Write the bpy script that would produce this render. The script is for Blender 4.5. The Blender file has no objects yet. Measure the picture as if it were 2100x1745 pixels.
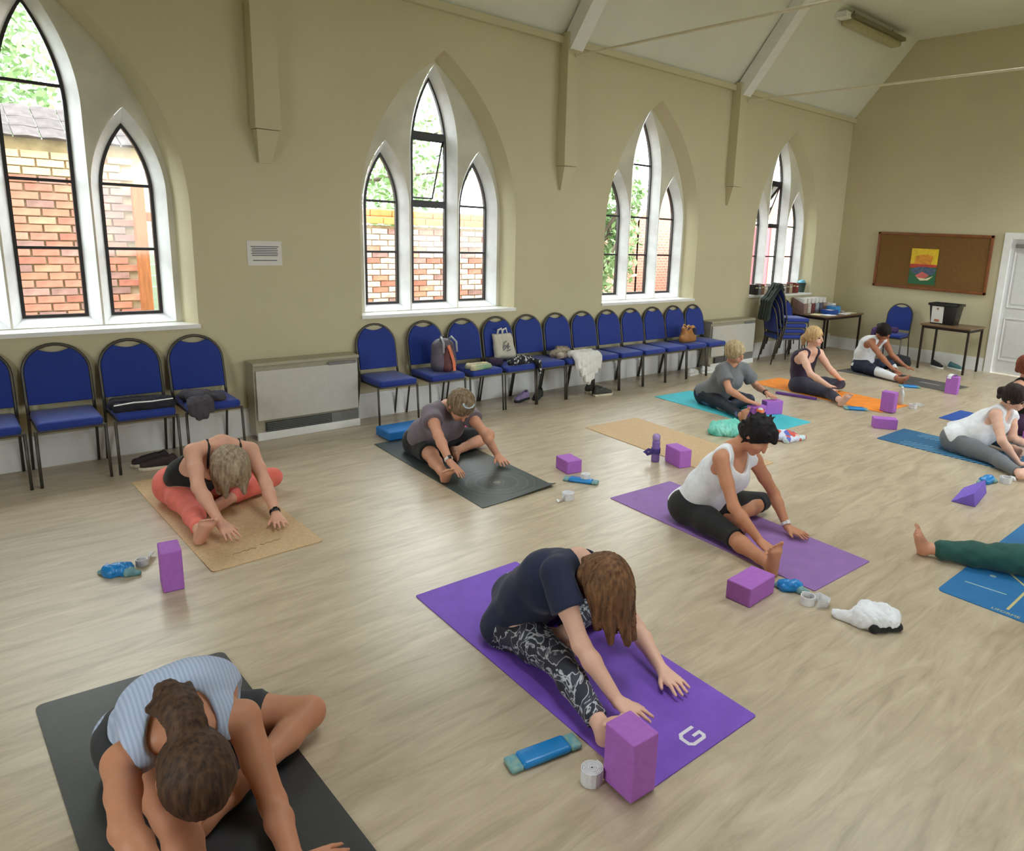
import bpy, bmesh, math, random
import numpy as np
from mathutils import Vector, Matrix

# ---------------------------------------------------------------- camera
sc = bpy.context.scene
CAM_H = 1.90
yaw, pitch, roll = (math.radians(a) for a in (46.586, 12.252, 2.535))
fwd = Vector((math.cos(pitch)*math.cos(yaw), math.cos(pitch)*math.sin(yaw), -math.sin(pitch)))
rgt = Vector((math.sin(yaw), -math.cos(yaw), 0))
upv = rgt.cross(fwd)
r2 = rgt*math.cos(roll) + upv*math.sin(roll)
u2 = upv*math.cos(roll) - rgt*math.sin(roll)
cam_data = bpy.data.cameras.new('camera')
cam_data.sensor_fit = 'HORIZONTAL'
cam_data.sensor_width = 36.0
cam_data.lens = 36.0*1462.88/2100.0
cam_data.shift_x = -(1208.97-1050.0)/2100.0
cam_data.shift_y = -(872.5-787.9)/2100.0
cam_data.clip_start = 0.02
cam = bpy.data.objects.new('camera', cam_data)
sc.collection.objects.link(cam)
cam.matrix_world = Matrix(((r2.x, u2.x, -fwd.x, 0), (r2.y, u2.y, -fwd.y, 0), (r2.z, u2.z, -fwd.z, CAM_H), (0, 0, 0, 1)))
sc.camera = cam

# ---------------------------------------------------------------- sky, exposure
SKY = 4.0
world = bpy.data.worlds.new('overcast_sky')
sc.world = world
world.use_nodes = True
wn = world.node_tree.nodes
wn['Background'].inputs['Color'].default_value = (0.93, 0.97, 1.0, 1)
wn['Background'].inputs['Strength'].default_value = SKY
sc.view_settings.view_transform = 'Standard'
sc.view_settings.look = 'None'
sc.view_settings.gamma = 1.0
sc.view_settings.use_curve_mapping = False
sc.view_settings.exposure = 1.76
sc.cycles.use_denoising = True
sc.cycles.max_bounces = 8
sc.cycles.diffuse_bounces = 5
sc.cycles.adaptive_threshold = 0.02
sc.cycles.transparent_max_bounces = 16
sc.cycles.caustics_reflective = False
sc.cycles.caustics_refractive = False
sc.cycles.sample_clamp_indirect = 6.0

COL = sc.collection
random.seed(7)
rng = np.random.default_rng(7)

def portal(loc, sx, sz, rot):
    # marks a window opening so that sky light through it is sampled well
    d = bpy.data.lights.new('window_portal', 'AREA')
    d.shape = 'RECTANGLE'; d.size = sx; d.size_y = sz
    d.cycles.is_portal = True
    o = bpy.data.objects.new('window_portal', d)
    o.location = loc; o.rotation_euler = rot
    COL.objects.link(o)

# ---------------------------------------------------------------- helpers
def lin(c):
    return tuple(((x/255.0)/12.92 if x/255.0 <= 0.04045 else ((x/255.0+0.055)/1.055)**2.4) for x in c)

MATS = {}
def mat(name, rgb, rough=0.6, var=0.10, scale=18.0, bump=0.0, bscale=None, metal=0.0, spec=0.5, sheen=0.0, stretch=None, rgb2=None, coat=0.0, obj_random=0.0):
    """procedural principled material: base colour varied by noise, optional bump; rgb in sRGB 0-255"""
    if name in MATS: return MATS[name]
    m = bpy.data.materials.new(name); m.use_nodes = True
    nt = m.node_tree; N = nt.nodes; L = nt.links
    b = N['Principled BSDF']
    b.inputs['Roughness'].default_value = rough
    b.inputs['Metallic'].default_value = metal
    b.inputs['Specular IOR Level'].default_value = spec
    if sheen: b.inputs['Sheen Weight'].default_value = sheen
    if coat: b.inputs['Coat Weight'].default_value = coat
    tc = N.new('ShaderNodeTexCoord')
    mp = N.new('ShaderNodeMapping'); L.new(tc.outputs['Object'], mp.inputs['Vector'])
    if stretch: mp.inputs['Scale'].default_value = stretch
    nz = N.new('ShaderNodeTexNoise'); nz.inputs['Scale'].default_value = scale; nz.inputs['Detail'].default_value = 4
    L.new(mp.outputs['Vector'], nz.inputs['Vector'])
    c1 = lin(rgb); c2 = lin(rgb2) if rgb2 else tuple(x*(1-var*1.6) for x in c1)
    if not rgb2: c1 = tuple(min(1, x*(1+var*0.8)) for x in c1)
    rp = N.new('ShaderNodeValToRGB')
    rp.color_ramp.elements[0].position = 0.3; rp.color_ramp.elements[1].position = 0.7
    rp.color_ramp.elements[0].color = (*c2, 1); rp.color_ramp.elements[1].color = (*c1, 1)
    L.new(nz.outputs['Fac'], rp.inputs['Fac'])
    col = rp.outputs['Color']
    if obj_random:
        oi = N.new('ShaderNodeObjectInfo')
        hs = N.new('ShaderNodeHueSaturation')
        mr = N.new('ShaderNodeMapRange'); mr.inputs['To Min'].default_value = 1-obj_random; mr.inputs['To Max'].default_value = 1+obj_random
        L.new(oi.outputs['Random'], mr.inputs['Value']); L.new(mr.outputs['Result'], hs.inputs['Value']); L.new(col, hs.inputs['Color'])
        col = hs.outputs['Color']
    L.new(col, b.inputs['Base Color'])
    if bump:
        n2 = N.new('ShaderNodeTexNoise'); n2.inputs['Scale'].default_value = bscale or scale*4; n2.inputs['Detail'].default_value = 5
        L.new(mp.outputs['Vector'], n2.inputs['Vector'])
        bp = N.new('ShaderNodeBump'); bp.inputs['Strength'].default_value = bump; bp.inputs['Distance'].default_value = 0.01
        L.new(n2.outputs['Fac'], bp.inputs['Height']); L.new(bp.outputs['Normal'], b.inputs['Normal'])
    MATS[name] = m
    return m

def glass_mat():
    m = bpy.data.materials.new('window_glass'); m.use_nodes = True
    nt = m.node_tree; N = nt.nodes; L = nt.links
    N.remove(N['Principled BSDF'])
    out = N['Material Output']
    tr = N.new('ShaderNodeBsdfTransparent'); tr.inputs['Color'].default_value = (0.93, 0.96, 0.94, 1)
    gl = N.new('ShaderNodeBsdfGlossy'); gl.inputs['Roughness'].default_value = 0.05
    fr = N.new('ShaderNodeFresnel'); fr.inputs['IOR'].default_value = 1.45
    mx = N.new('ShaderNodeMixShader')
    L.new(fr.outputs['Fac'], mx.inputs['Fac']); L.new(tr.outputs['BSDF'], mx.inputs[1]); L.new(gl.outputs['BSDF'], mx.inputs[2])
    L.new(mx.outputs['Shader'], out.inputs['Surface'])
    return m
GLASS = glass_mat()

def tag(o, label=None, cat=None, group=None, kind=None):
    if label: o['label'] = label
    if cat: o['category'] = cat
    if group: o['group'] = group
    if kind: o['kind'] = kind
    return o

def thing(name, label=None, cat=None, loc=(0, 0, 0), rotz=0.0, group=None, kind=None):
    o = bpy.data.objects.new(name, None)
    o.empty_display_size = 0.1
    o.location = loc; o.rotation_euler = (0, 0, rotz)
    COL.objects.link(o)
    return tag(o, label, cat, group, kind)

def meshobj(name, verts, faces, m, parent=None, smooth=False):
    me = bpy.data.meshes.new(name)
    me.from_pydata([tuple(map(float, v)) for v in verts], [], [tuple(map(int, f)) for f in faces])
    me.update()
    if smooth:
        me.polygons.foreach_set('use_smooth', [True]*len(me.polygons))
    if m: me.materials.append(m)
    o = bpy.data.objects.new(name, me)
    COL.objects.link(o)
    if parent: o.parent = parent
    return o

def copy_tree(o, parent=None):
    c = o.copy(); COL.objects.link(c)
    if parent is not None: c.parent = parent
    for ch in list(o.children):
        copy_tree(ch, c)
    return c

class MB:
    """collects shapes; build() links them as one mesh object"""
    def __init__(s): s.v = []; s.f = []
    def add(s, v, f):
        n = len(s.v); s.v += [tuple(x) for x in v]; s.f += [tuple(i+n for i in q) for q in f]; return s
    def box(s, c, size, M=None, bev=0.0):
        bm = bmesh.new(); bmesh.ops.create_cube(bm, size=1)
        for v in bm.verts: v.co = Vector((v.co.x*size[0], v.co.y*size[1], v.co.z*size[2]))
        if bev: bmesh.ops.bevel(bm, geom=bm.edges[:], offset=bev, segments=3, profile=0.5, affect='EDGES')
        vs = [(M @ v.co if M else v.co)+Vector(c) for v in bm.verts]
        bm.verts.index_update()
        s.add(vs, [[v.index for v in f.verts] for f in bm.faces]); bm.free(); return s
    def tube(s, pts, r, n=8, closed=False, cap=True):
        pts = [Vector(p) for p in pts]; R = r if isinstance(r, (list, tuple)) else [r]*len(pts)
        rings = []; ref = None
        for i, p in enumerate(pts):
            if closed: d = pts[(i+1) % len(pts)]-pts[i-1]
            else: d = pts[min(i+1, len(pts)-1)]-pts[max(i-1, 0)]
            d.normalize()
            if ref is None:
                ref = Vector((0, 0, 1)) if abs(d.z) < 0.9 else Vector((1, 0, 0))
            a = (ref-d*ref.dot(d)); a.normalize(); b = d.cross(a); ref = a
            rings.append([p+(a*math.cos(t)+b*math.sin(t))*R[i] for t in [2*math.pi*k/n for k in range(n)]])
        v = [q for ring in rings for q in ring]; f = []
        m = len(rings)
        for i in range(m if closed else m-1):
            j = (i+1) % m
            for k in range(n): f.append((i*n+k, i*n+(k+1) % n, j*n+(k+1) % n, j*n+k))
        if cap and not closed:
            f.append(tuple(range(n-1, -1, -1))); f.append(tuple((m-1)*n+k for k in range(n)))
        s.add(v, f); return s
    def lathe(s, prof, n=20, c=(0, 0, 0)):
        v = []; f = []
        for r, z in prof:
            for k in range(n): v.append((c[0]+r*math.cos(2*math.pi*k/n), c[1]+r*math.sin(2*math.pi*k/n), c[2]+z))
        for i in range(len(prof)-1):
            for k in range(n): f.append((i*n+k, i*n+(k+1) % n, (i+1)*n+(k+1) % n, (i+1)*n+k))
        f.append(tuple(range(n-1, -1, -1))); f.append(tuple((len(prof)-1)*n+k for k in range(n)))
        s.add(v, f); return s
    def prism(s, poly, M, bev=0.0):
        """poly: 2D outline; M maps (u,v,w) with w in 0..1 thickness"""
        n = len(poly)
        v = [M @ Vector((p[0], p[1], 0)) for p in poly]+[M @ Vector((p[0], p[1], 1)) for p in poly]
        f = [tuple(range(n-1, -1, -1)), tuple(range(n, 2*n))]+[(k, (k+1) % n, n+(k+1) % n, n+k) for k in range(n)]
        s.add(v, f); return s
    def build(s, name, m, parent=None, smooth=False, bev=0.0, auto=False):
        o = meshobj(name, s.v, s.f, m, parent, smooth)
        if bev:
            bm = bmesh.new(); bm.from_mesh(o.data)
            bmesh.ops.recalc_face_normals(bm, faces=bm.faces)
            es = [e for e in bm.edges if len(e.link_faces) == 2 and e.calc_face_angle(0) > 0.6]
            bmesh.ops.bevel(bm, geom=es, offset=bev, segments=3, profile=0.5, affect='EDGES', clamp_overlap=True)
            bm.to_mesh(o.data); bm.free()
            o.data.polygons.foreach_set('use_smooth', [True]*len(o.data.polygons))
        return o

def Mloc(o, ux, uy, uw):
    return Matrix(((ux[0], uy[0], uw[0], o[0]), (ux[1], uy[1], uw[1], o[1]), (ux[2], uy[2], uw[2], o[2]), (0, 0, 0, 1)))

def fill_loops(loops):
    """triangulated planar face with holes from 3D loops"""
    bm = bmesh.new(); edges = []
    for lp in loops:
        vs = [bm.verts.new(p) for p in lp]
        for i in range(len(vs)): edges.append(bm.edges.new((vs[i], vs[(i+1) % len(vs)])))
    bmesh.ops.triangle_fill(bm, use_beauty=True, use_dissolve=False, edges=edges)
    bm.verts.index_update()
    v = [tuple(x.co) for x in bm.verts]; f = [[x.index for x in q.verts] for q in bm.faces]
    bm.free()
    return v, f
# ================================================================ the hall
YW, XE, YR, XB = 6.41, 12.0, -2.6, -3.2       # window wall, end wall, opposite wall, wall behind the camera
ZS, ZF, YF = 3.92, 5.04, 5.48                  # eaves height, flat ceiling height, where the slope meets the flat

wall_m = mat('wall_paint', (203, 194, 160), rough=0.75, var=0.03, scale=1.2, bump=0.05, bscale=60)
ceil_m = mat('ceiling_paint', (226, 227, 216), rough=0.8, var=0.03, scale=1.5)
white_m = mat('white_gloss_paint', (238, 238, 236), rough=0.35, var=0.03, scale=8)
stone_m = mat('painted_tracery', (212, 208, 190), rough=0.7, var=0.10, scale=3.0)
cham_m = mat('white_painted_surround', (240, 241, 242), rough=0.5, var=0.05, scale=9)
black_m = mat('black_window_iron', (26, 18, 18), rough=0.45, var=0.1)

def floor_material():
    m = bpy.data.materials.new('wood_effect_vinyl'); m.use_nodes = True
    nt = m.node_tree; N = nt.nodes; L = nt.links; b = N['Principled BSDF']
    tc = N.new('ShaderNodeTexCoord')
    mp = N.new('ShaderNodeMapping'); mp.inputs['Scale'].default_value = (2.2, 12.0, 1); mp.inputs['Rotation'].default_value = (0, 0, math.radians(6))
    L.new(tc.outputs['Object'], mp.inputs['Vector'])
    n1 = N.new('ShaderNodeTexNoise'); n1.inputs['Scale'].default_value = 1.0; n1.inputs['Detail'].default_value = 6; n1.inputs['Roughness'].default_value = 0.62; n1.inputs['Distortion'].default_value = 1.1
    L.new(mp.outputs['Vector'], n1.inputs['Vector'])
    mp2 = N.new('ShaderNodeMapping'); mp2.inputs['Scale'].default_value = (6, 60.0, 1); mp2.inputs['Rotation'].default_value = (0, 0, math.radians(6))
    L.new(tc.outputs['Object'], mp2.inputs['Vector'])
    n2 = N.new('ShaderNodeTexNoise'); n2.inputs['Scale'].default_value = 1.0; n2.inputs['Detail'].default_value = 3
    L.new(mp2.outputs['Vector'], n2.inputs['Vector'])
    r1 = N.new('ShaderNodeValToRGB')
    e = r1.color_ramp.elements
    e[0].position = 0.30; e[0].color = (*lin((166, 150, 126)), 1)
    e[1].position = 0.72; e[1].color = (*lin((204, 189, 164)), 1)
    x = e.new(0.5); x.color = (*lin((187, 171, 146)), 1)
    L.new(n1.outputs['Fac'], r1.inputs['Fac'])
    r2_ = N.new('ShaderNodeValToRGB'); r2_.color_ramp.elements[0].color = (0.86, 0.86, 0.86, 1); r2_.color_ramp.elements[1].color = (1.08, 1.07, 1.05, 1)
    L.new(n2.outputs['Fac'], r2_.inputs['Fac'])
    mx = N.new('ShaderNodeMix'); mx.data_type = 'RGBA'; mx.blend_type = 'MULTIPLY'; mx.inputs[0].default_value = 0.8
    L.new(r1.outputs['Color'], mx.inputs[6]); L.new(r2_.outputs['Color'], mx.inputs[7])
    L.new(mx.outputs[2], b.inputs['Base Color'])
    b.inputs['Roughness'].default_value = 0.34
    b.inputs['Specular IOR Level'].default_value = 0.85
    bp = N.new('ShaderNodeBump'); bp.inputs['Strength'].default_value = 0.04; bp.inputs['Distance'].default_value = 0.01
    L.new(n2.outputs['Fac'], bp.inputs['Height']); L.new(bp.outputs['Normal'], b.inputs['Normal'])
    return m
floor_m = floor_material()

def quad(name, pts, m, kind='structure'):
    o = meshobj(name, pts, [tuple(range(len(pts)))], m); o['kind'] = kind; return o

fl = MB().box(((XB+XE)/2, (YR+YW)/2, -0.05), (XE-XB, YW-YR, 0.10)).build('floor', floor_m)
tag(fl, 'pale wood effect vinyl floor of the hall', kind='structure')

# ---- pointed windows
def lancet(cx, a, z0, zs, za, n=14):
    r = za-zs; R = (a*a+r*r)/(2*a); th = math.acos((R-a)/R)
    P = [(cx-a, z0), (cx+a, z0)]
    P += [(cx+a-R+R*math.cos(th*k/n), zs+R*math.sin(th*k/n)) for k in range(n+1)]
    P += [(cx-a+R-R*math.cos(th*k/n), zs+R*math.sin(th*k/n)) for k in range(n-1, -1, -1)]
    return P
def halfw(a, zs, za, z):
    if z <= zs: return a
    r = za-zs; R = (a*a+r*r)/(2*a); q = R*R-(z-zs)**2
    return max(0.0, a-R+math.sqrt(max(q, 0)))

def loft(name, A, ya, B_, yb, m, parent):
    n = len(A)
    v = [(p[0], ya, p[1]) for p in A]+[(p[0], yb, p[1]) for p in B_]
    f = [(k, (k+1) % n, n+(k+1) % n, n+k) for k in range(n)]
    return meshobj(name, v, f, m, parent)

def slab(name, loops2d, ya, yb, m, parent=None):
    v, f = fill_loops([[(p[0], ya, p[1]) for p in lp] for lp in loops2d])
    mb = MB().add(v, f)
    for lp in loops2d:
        n = len(lp)
        mb.add([(p[0], ya, p[1]) for p in lp]+[(p[0], yb, p[1]) for p in lp], [(k, (k+1) % n, n+(k+1) % n, n+k) for k in range(n)])
    v2 = [(x, yb, z) for x, _, z in v]
    mb.add(v2, [q[::-1] for q in f])
    return mb.build(name, m, parent)

WIN = [0.735, 3.95, 7.11, 10.27]
OUT = lambda c: lancet(c, 0.90, 1.0, 1.90, 3.52)
IN = lambda c: lancet(c, 0.825, 1.0, 1.90, 3.45)
LAN = [(-0.535, 0.18, 2.02, 2.54), (0.0, 0.205, 2.60, 3.31), (0.535, 0.18, 2.02, 2.54)]   # offset, half width, spring, apex

def build_window(idx, c, vent):
    w = thing('window_%d' % idx, 'triple lancet window in a pointed arch', None, (0, 0, 0), kind='structure')
    # cream splayed reveal from the wall face to the tracery
    loft('reveal', OUT(c), YW, IN(c), YW+0.19, wall_m, w)
    holes = []; 
    for dx, a, zs, za in LAN:
        big = lancet(c+dx, a+0.068, 1.012, zs, za+0.11)
        holes.append(big)
    slab('tracery', [IN(c)]+holes, YW+0.19, YW+0.25, stone_m, w)
    for (dx, a, zs, za), big in zip(LAN, holes):
        small = lancet(c+dx, a, 1.07, zs, za)
        loft('stone_surround', big, YW+0.185, small, YW+0.30, cham_m, w)
        inner = lancet(c+dx, a-0.022, 1.092, zs, za-0.035)
        fr = slab('iron_frame', [small, inner], YW+0.295, YW+0.33, black_m, w)
        cen = dx == 0.0
        bars = [1.59, 2.08] + ([2.75] if cen else [])
        y = YW+0.312
        for zb in bars:
            hw = halfw(a, zs, za, zb)
            thick = 0.022
            if cen and vent and zb > 1.8: thick = 0.07
            MB().box((c+dx, y, zb), (2*hw-0.02, 0.03, thick)).build('glazing_bar', black_m, fr)
        # panes, one between each pair of bars
        zz = [1.085]+bars+[za-0.03]
        for i in range(len(zz)-1):
            z0, z1 = zz[i], zz[i+1]
            if cen and vent and abs(z0-2.08) < 0.01:
                continue
            pts = []
            for t in range(9):
                z = z0+(z1-z0)*t/8; pts.append((halfw(a, zs, za, z)-0.012 if halfw(a, zs, za, z) > 0.013 else 0.001, z))
            poly = [(c+dx+h, z) for h, z in pts]+[(c+dx-h, z) for h, z in reversed(pts)]
            meshobj('pane', [(x, y, z) for x, z in poly], [tuple(range(len(poly)))], GLASS, fr)
        if cen and vent:
            # opening light, hinged at its head, its foot pushed outwards
            t = math.radians(20); z1 = 2.71; L_ = 0.60; hw = a-0.03
            def tp(u, s): return (c+u, y+0.01+math.sin(t)*s, z1-math.cos(t)*s)
            mb = MB()
            for (u0, s0), (u1, s1) in [((-hw, 0), (hw, 0)), ((hw, 0), (hw, L_)), ((hw, L_), (-hw, L_)), ((-hw, L_), (-hw, 0))]:
                mb.tube([tp(u0, s0), tp(u1, s1)], 0.010, 6)
            mb.build('sash', black_m, fr)
            meshobj('pane', [tp(-hw, 0), tp(hw, 0), tp(hw, L_), tp(-hw, L_)], [(0, 1, 2, 3)], GLASS, fr)
    # white sill board at the foot of the opening
    MB().box((c, YW+0.085, 0.989), (1.82, 0.22, 0.032)).build('window_sill', white_m, w)
    portal((c, YW+0.60, 2.1), 1.8, 2.4, (math.radians(-90), 0, 0))
    return w

rect = [(XB, 0), (XE, 0), (XE, ZS), (XB, ZS)]
allwin = [-2.1]+WIN
v, f = fill_loops([[(p[0], YW, p[1]) for p in lp] for lp in [rect]+[OUT(c) for c in WIN]])
o = meshobj('wall_left', v, f, wall_m); o['kind'] = 'structure'
for i, c in enumerate(WIN): build_window(i+1, c, i in (1, 3))

# ---- end wall (gable), with the door opening at the right
yd0, yd1, zd = 2.72, 3.66, 2.03
gable = [(YR, 0), (yd0, 0), (yd0, zd), (yd1, zd), (yd1, 0), (YW, 0), (YW, ZS), (YF, ZF), (YR+(YW-YF), ZF), (YR, ZS)]
v, f = fill_loops([[(XE, p[0], p[1]) for p in gable]])
o = meshobj('wall_back', v, f, wall_m); o['kind'] = 'structure'

# ---- ceiling: two slopes and a flat, with three unseen rooflights added to light the floor
YF2 = YR+YW-YF
ROOF = [(1.6, 3.1), (5.2, 6.9), (8.5, 10.4)]; RY = (1.0, 3.2)
mb = MB().add([(XB, YW, ZS), (XE, YW, ZS), (XE, YF, ZF), (XB, YF, ZF)], [(0, 1, 2, 3)]).add([(XB, YF2, ZF), (XE, YF2, ZF), (XE, YR, ZS), (XB, YR, ZS)], [(0, 1, 2, 3)])
v, f = fill_loops([[(XB, YF2, ZF), (XE, YF2, ZF), (XE, YF, ZF), (XB, YF, ZF)]]+[[(x0, RY[0], ZF), (x1, RY[0], ZF), (x1, RY[1], ZF), (x0, RY[1], ZF)] for x0, x1 in ROOF])
mb.add(v, f)
o = mb.build('ceiling', ceil_m); o['kind'] = 'structure'
for i, (x0, x1) in enumerate(ROOF):
    w = thing('window_%d' % (5+i), 'added unseen rooflight in the flat ceiling over the middle of the hall', None, kind='structure')
    mb = MB(); t_ = 0.05
    for xc in (x0, x1): mb.box((xc, (RY[0]+RY[1])/2, ZF+0.12), (t_, RY[1]-RY[0]+t_, 0.24))
    for yc in RY: mb.box(((x0+x1)/2, yc, ZF+0.12), (x1-x0, t_, 0.24))
    mb.build('window_frame', white_m, w)
    meshobj('pane', [(x0, RY[0], ZF+0.2), (x1, RY[0], ZF+0.2), (x1, RY[1], ZF+0.2), (x0, RY[1], ZF+0.2)], [(0, 1, 2, 3)], GLASS, w)
    portal(((x0+x1)/2, (RY[0]+RY[1])/2, ZF+0.3), x1-x0, RY[1]-RY[0], (0, 0, 0))

# ---- opposite wall and wall behind the camera (out of the picture), with unseen windows added to bring in daylight
def big_opening_wall(name, plane, val, a0, a1, openings, top):
    loops = [[(a0, 0), (a1, 0)]+top]+openings
    P = (lambda p: (p[0], val, p[1])) if plane == 'y' else (lambda p: (val, p[0], p[1]))
    v, f = fill_loops([[P(p) for p in lp] for lp in loops])
    o = meshobj(name, v, f, wall_m); o['kind'] = 'structure'
    return o
OPX = (3.0, 7.2, 10.4)
OPW = {3.0: 0.5, 7.2: 0.7, 10.4: 1.35}  # half widths chosen to bring more daylight to the far end
ops = [lancet(c, OPW[c], 1.0, 2.0, 3.3) for c in OPX]
big_opening_wall('wall_right', 'y', YR, XB, XE, ops, [(XE, ZS), (XB, ZS)])
for i, c in enumerate(OPX):
    w = thing('window_%d' % (8+i), 'unseen tall plain pointed window added in the opposite wall', None, kind='structure')
    fr = slab('window_frame', [lancet(c, OPW[c], 1.0, 2.0, 3.3), lancet(c, OPW[c]-0.05, 1.05, 2.0, 3.22)], YR-0.10, YR-0.05, black_m, w)
    poly = lancet(c, OPW[c]-0.05, 1.05, 2.0, 3.22)
    meshobj('pane', [(x, YR-0.07, z) for x, z in poly], [tuple(range(len(poly)))], GLASS, w)
    portal((c, YR-0.15, 2.15), 2*OPW[c], 2.3, (math.radians(90), 0, 0))
gab2 = [(YW, 0), (YW, ZS), (YF, ZF), (YR+YW-YF, ZF), (YR, ZS)]
op2 = [[(1.0, 1.2), (2.6, 1.2), (2.6, 2.8), (1.0, 2.8)]]
big_opening_wall('wall_front', 'x', XB, YR, YW, op2, gab2[1:])
for i, q in enumerate(op2):
    w = thing('window_%d' % (11+i), 'unseen large plain window added behind the class', None, kind='structure')
    meshobj('pane', [(XB-0.05, y, z) for y, z in q], [(0, 1, 2, 3)], GLASS, w)
    portal((XB-0.12, (q[0][0]+q[1][0])/2, 2.0), 1.6, 1.6, (math.radians(90), 0, math.radians(-90)))

# ---- skirting boards
def skirting(name, pts):
    (x0, y0), (x1, y1) = pts
    mb = MB()
    if abs(y1-y0) < 1e-6:
        mb.box(((x0+x1)/2, y0-0.010, 0.11), (x1-x0, 0.02, 0.22)); mb.box(((x0+x1)/2, y0-0.007, 0.232), (x1-x0, 0.012, 0.025))
    else:
        mb.box((x0-0.010, (y0+y1)/2, 0.09), (0.02, abs(y1-y0), 0.18)); mb.box((x0-0.007, (y0+y1)/2, 0.192), (0.012, abs(y1-y0), 0.025))
    o = mb.build(name, white_m); o['kind'] = 'structure'
skirting('baseboard_left', ((XB, YW), (XE, YW)))
skirting('baseboard_back', ((XE, yd1+0.12), (XE, YW)))

# ---- wall posts with corbels, roof principals, tie rods, eaves moulding
trim_n = [0]
def trim(mb, m, **k):
    trim_n[0] += 1
    o = mb.build('trim_%d' % trim_n[0], m, **k); o['kind'] = 'structure'; return o
for x in (2.12, 5.40, 8.55, -1.0):
    mb = MB()
    mb.box((x+0.10, YW-0.07, 3.27), (0.20, 0.14, 1.38))
    mb.box((x+0.10, YW-0.072, 2.60), (0.21, 0.15, 0.03))
    mb.add([(x+0.01, YW, 2.575), (x+0.19, YW, 2.575), (x+0.19, YW-0.13, 2.575), (x+0.01, YW-0.13, 2.575), (x+0.05, YW, 2.32), (x+0.15, YW, 2.32), (x+0.15, YW-0.03, 2.32), (x+0.05, YW-0.03, 2.32)],
           [(0, 1, 2, 3), (7, 6, 5, 4), (0, 3, 7, 4), (1, 5, 6, 2), (3, 2, 6, 7)])
    trim(mb, wall_m)
sl = Vector((0, YF-YW, ZF-ZS)); sl.normalize(); nrm = Vector((0, -sl.z, sl.y))   # along the slope, and into the room
if nrm.z > 0: nrm = -nrm
for x in (5.42, 8.58, 2.2, -1.0):
    A = Vector((x+0.09, YW-0.02, ZS-0.02)); Bq = Vector((x+0.09, YF, ZF)); mb = MB()
    def ring(p, d, w_=0.09): return [p+Vector((-w_, 0, 0)), p+Vector((w_, 0, 0)), p+Vector((w_, 0, 0))+d*0.17, p+Vector((-w_, 0, 0))+d*0.17]
    R0, R1 = ring(A, nrm), ring(Bq, nrm)
    R2, R3 = ring(Bq, Vector((0, 0, -1))), ring(Vector((x+0.09, YR+YW-YF, ZF)), Vector((0, 0, -1)))
    for a_, b_ in ((R0, R1), (R2, R3)):
        mb.add(a_+b_, [(0, 1, 5, 4), (1, 2, 6, 5), (2, 3, 7, 6), (3, 0, 4, 7), (3, 2, 1, 0), (4, 5, 6, 7)])
    trim(mb, white_m if x > 5 else ceil_m)
rod_m = mat('painted_iron_rod', (222, 214, 190), rough=0.5, var=0.05)
for x in (5.52, 8.72):
    mb = MB().tube([(x, YW-0.1, 3.74), (x, YR, 3.74)], 0.014, 8)
    mb.tube([(x, YW-0.02, 3.74), (x, YW-0.16, 3.74)], [0.04, 0.022], 8)
    o = mb.build('tie_rod', rod_m)
    tag(o, 'thin cream iron tie rod crossing the hall, %s' % ('farther from the noticeboard' if x < 6 else 'nearer the noticeboard'), 'tie rod', 'roof tie rods')
mould_m = mat('eaves_moulding_paint', (196, 184, 140), rough=0.7, var=0.04)
mb = MB().box(((XB+XE)/2, YW-0.03, ZS-0.03), (XE-XB, 0.06, 0.07)); trim(mb, wall_m)

# ---- door in the end wall
door = thing('door_1', 'white panelled door beside the noticeboard', None, kind='structure')
mb = MB()
for y in (yd1+0.045, yd0-0.045): mb.box((XE-0.015, y, zd/2), (0.05, 0.10, zd))
mb.box((XE-0.015, (yd0+yd1)/2, zd+0.045), (0.05, yd1-yd0+0.19, 0.09))
mb.build('door_frame', white_m, door)
dm = mat('door_paint', (216, 216, 216), rough=0.4, var=0.03)
MB().box((XE+0.03, (yd0+yd1)/2, zd/2), (0.04, yd1-yd0+0.02, zd+0.02)).build('door_leaf', dm, door)
for yc in (yd1-0.26, yd0+0.26):
    for z0, z1 in ((0.22, 0.85), (1.02, 1.85)):
        mb = MB()
        for (ya, za), (yb, zb) in [((-.19, z0), (.19, z0)), ((.19, z0), (.19, z1)), ((.19, z1), (-.19, z1)), ((-.19, z1), (-.19, z0))]:
            mb.tube([(XE+0.008, yc+ya, za), (XE+0.008, yc+yb, zb)], 0.012, 6)
        mb.box((XE+0.006, yc, (z0+z1)/2), (0.008, 0.30, z1-z0-0.10), bev=0.003)
        mb.build('door_panel', dm, door)
clo_m = mat('grey_door_closer', (150, 148, 145), rough=0.4, metal=0.6)
MB().box((XE-0.02, yd1-0.16, 1.93), (0.05, 0.18, 0.06), bev=0.008).build('door_closer', clo_m, door)
kn = MB().tube([(XE+0.01, yd0+0.08, 1.0), (XE-0.05, yd0+0.08, 1.0), (XE-0.05, yd0+0.20, 1.0)], 0.010, 8).build('door_handle', clo_m, door, smooth=True)
# ================================================================ outside the windows
pave_m = mat('low_bounce_ground', (92, 100, 66), rough=0.9, var=0.2, scale=3)  # ground kept dark so less daylight bounces up onto the walls
o = MB().box((6, 14, -0.20), (60, 15.0, 0.10)).build('ground', pave_m); tag(o, kind='structure')
o = MB().box((6, -10, -0.20), (60, 14.5, 0.10)).build('ground', pave_m); tag(o, kind='structure')
o = MB().box((-12, 2, -0.21), (17, 9.5, 0.10)).build('ground', pave_m); tag(o, kind='structure')

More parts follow.
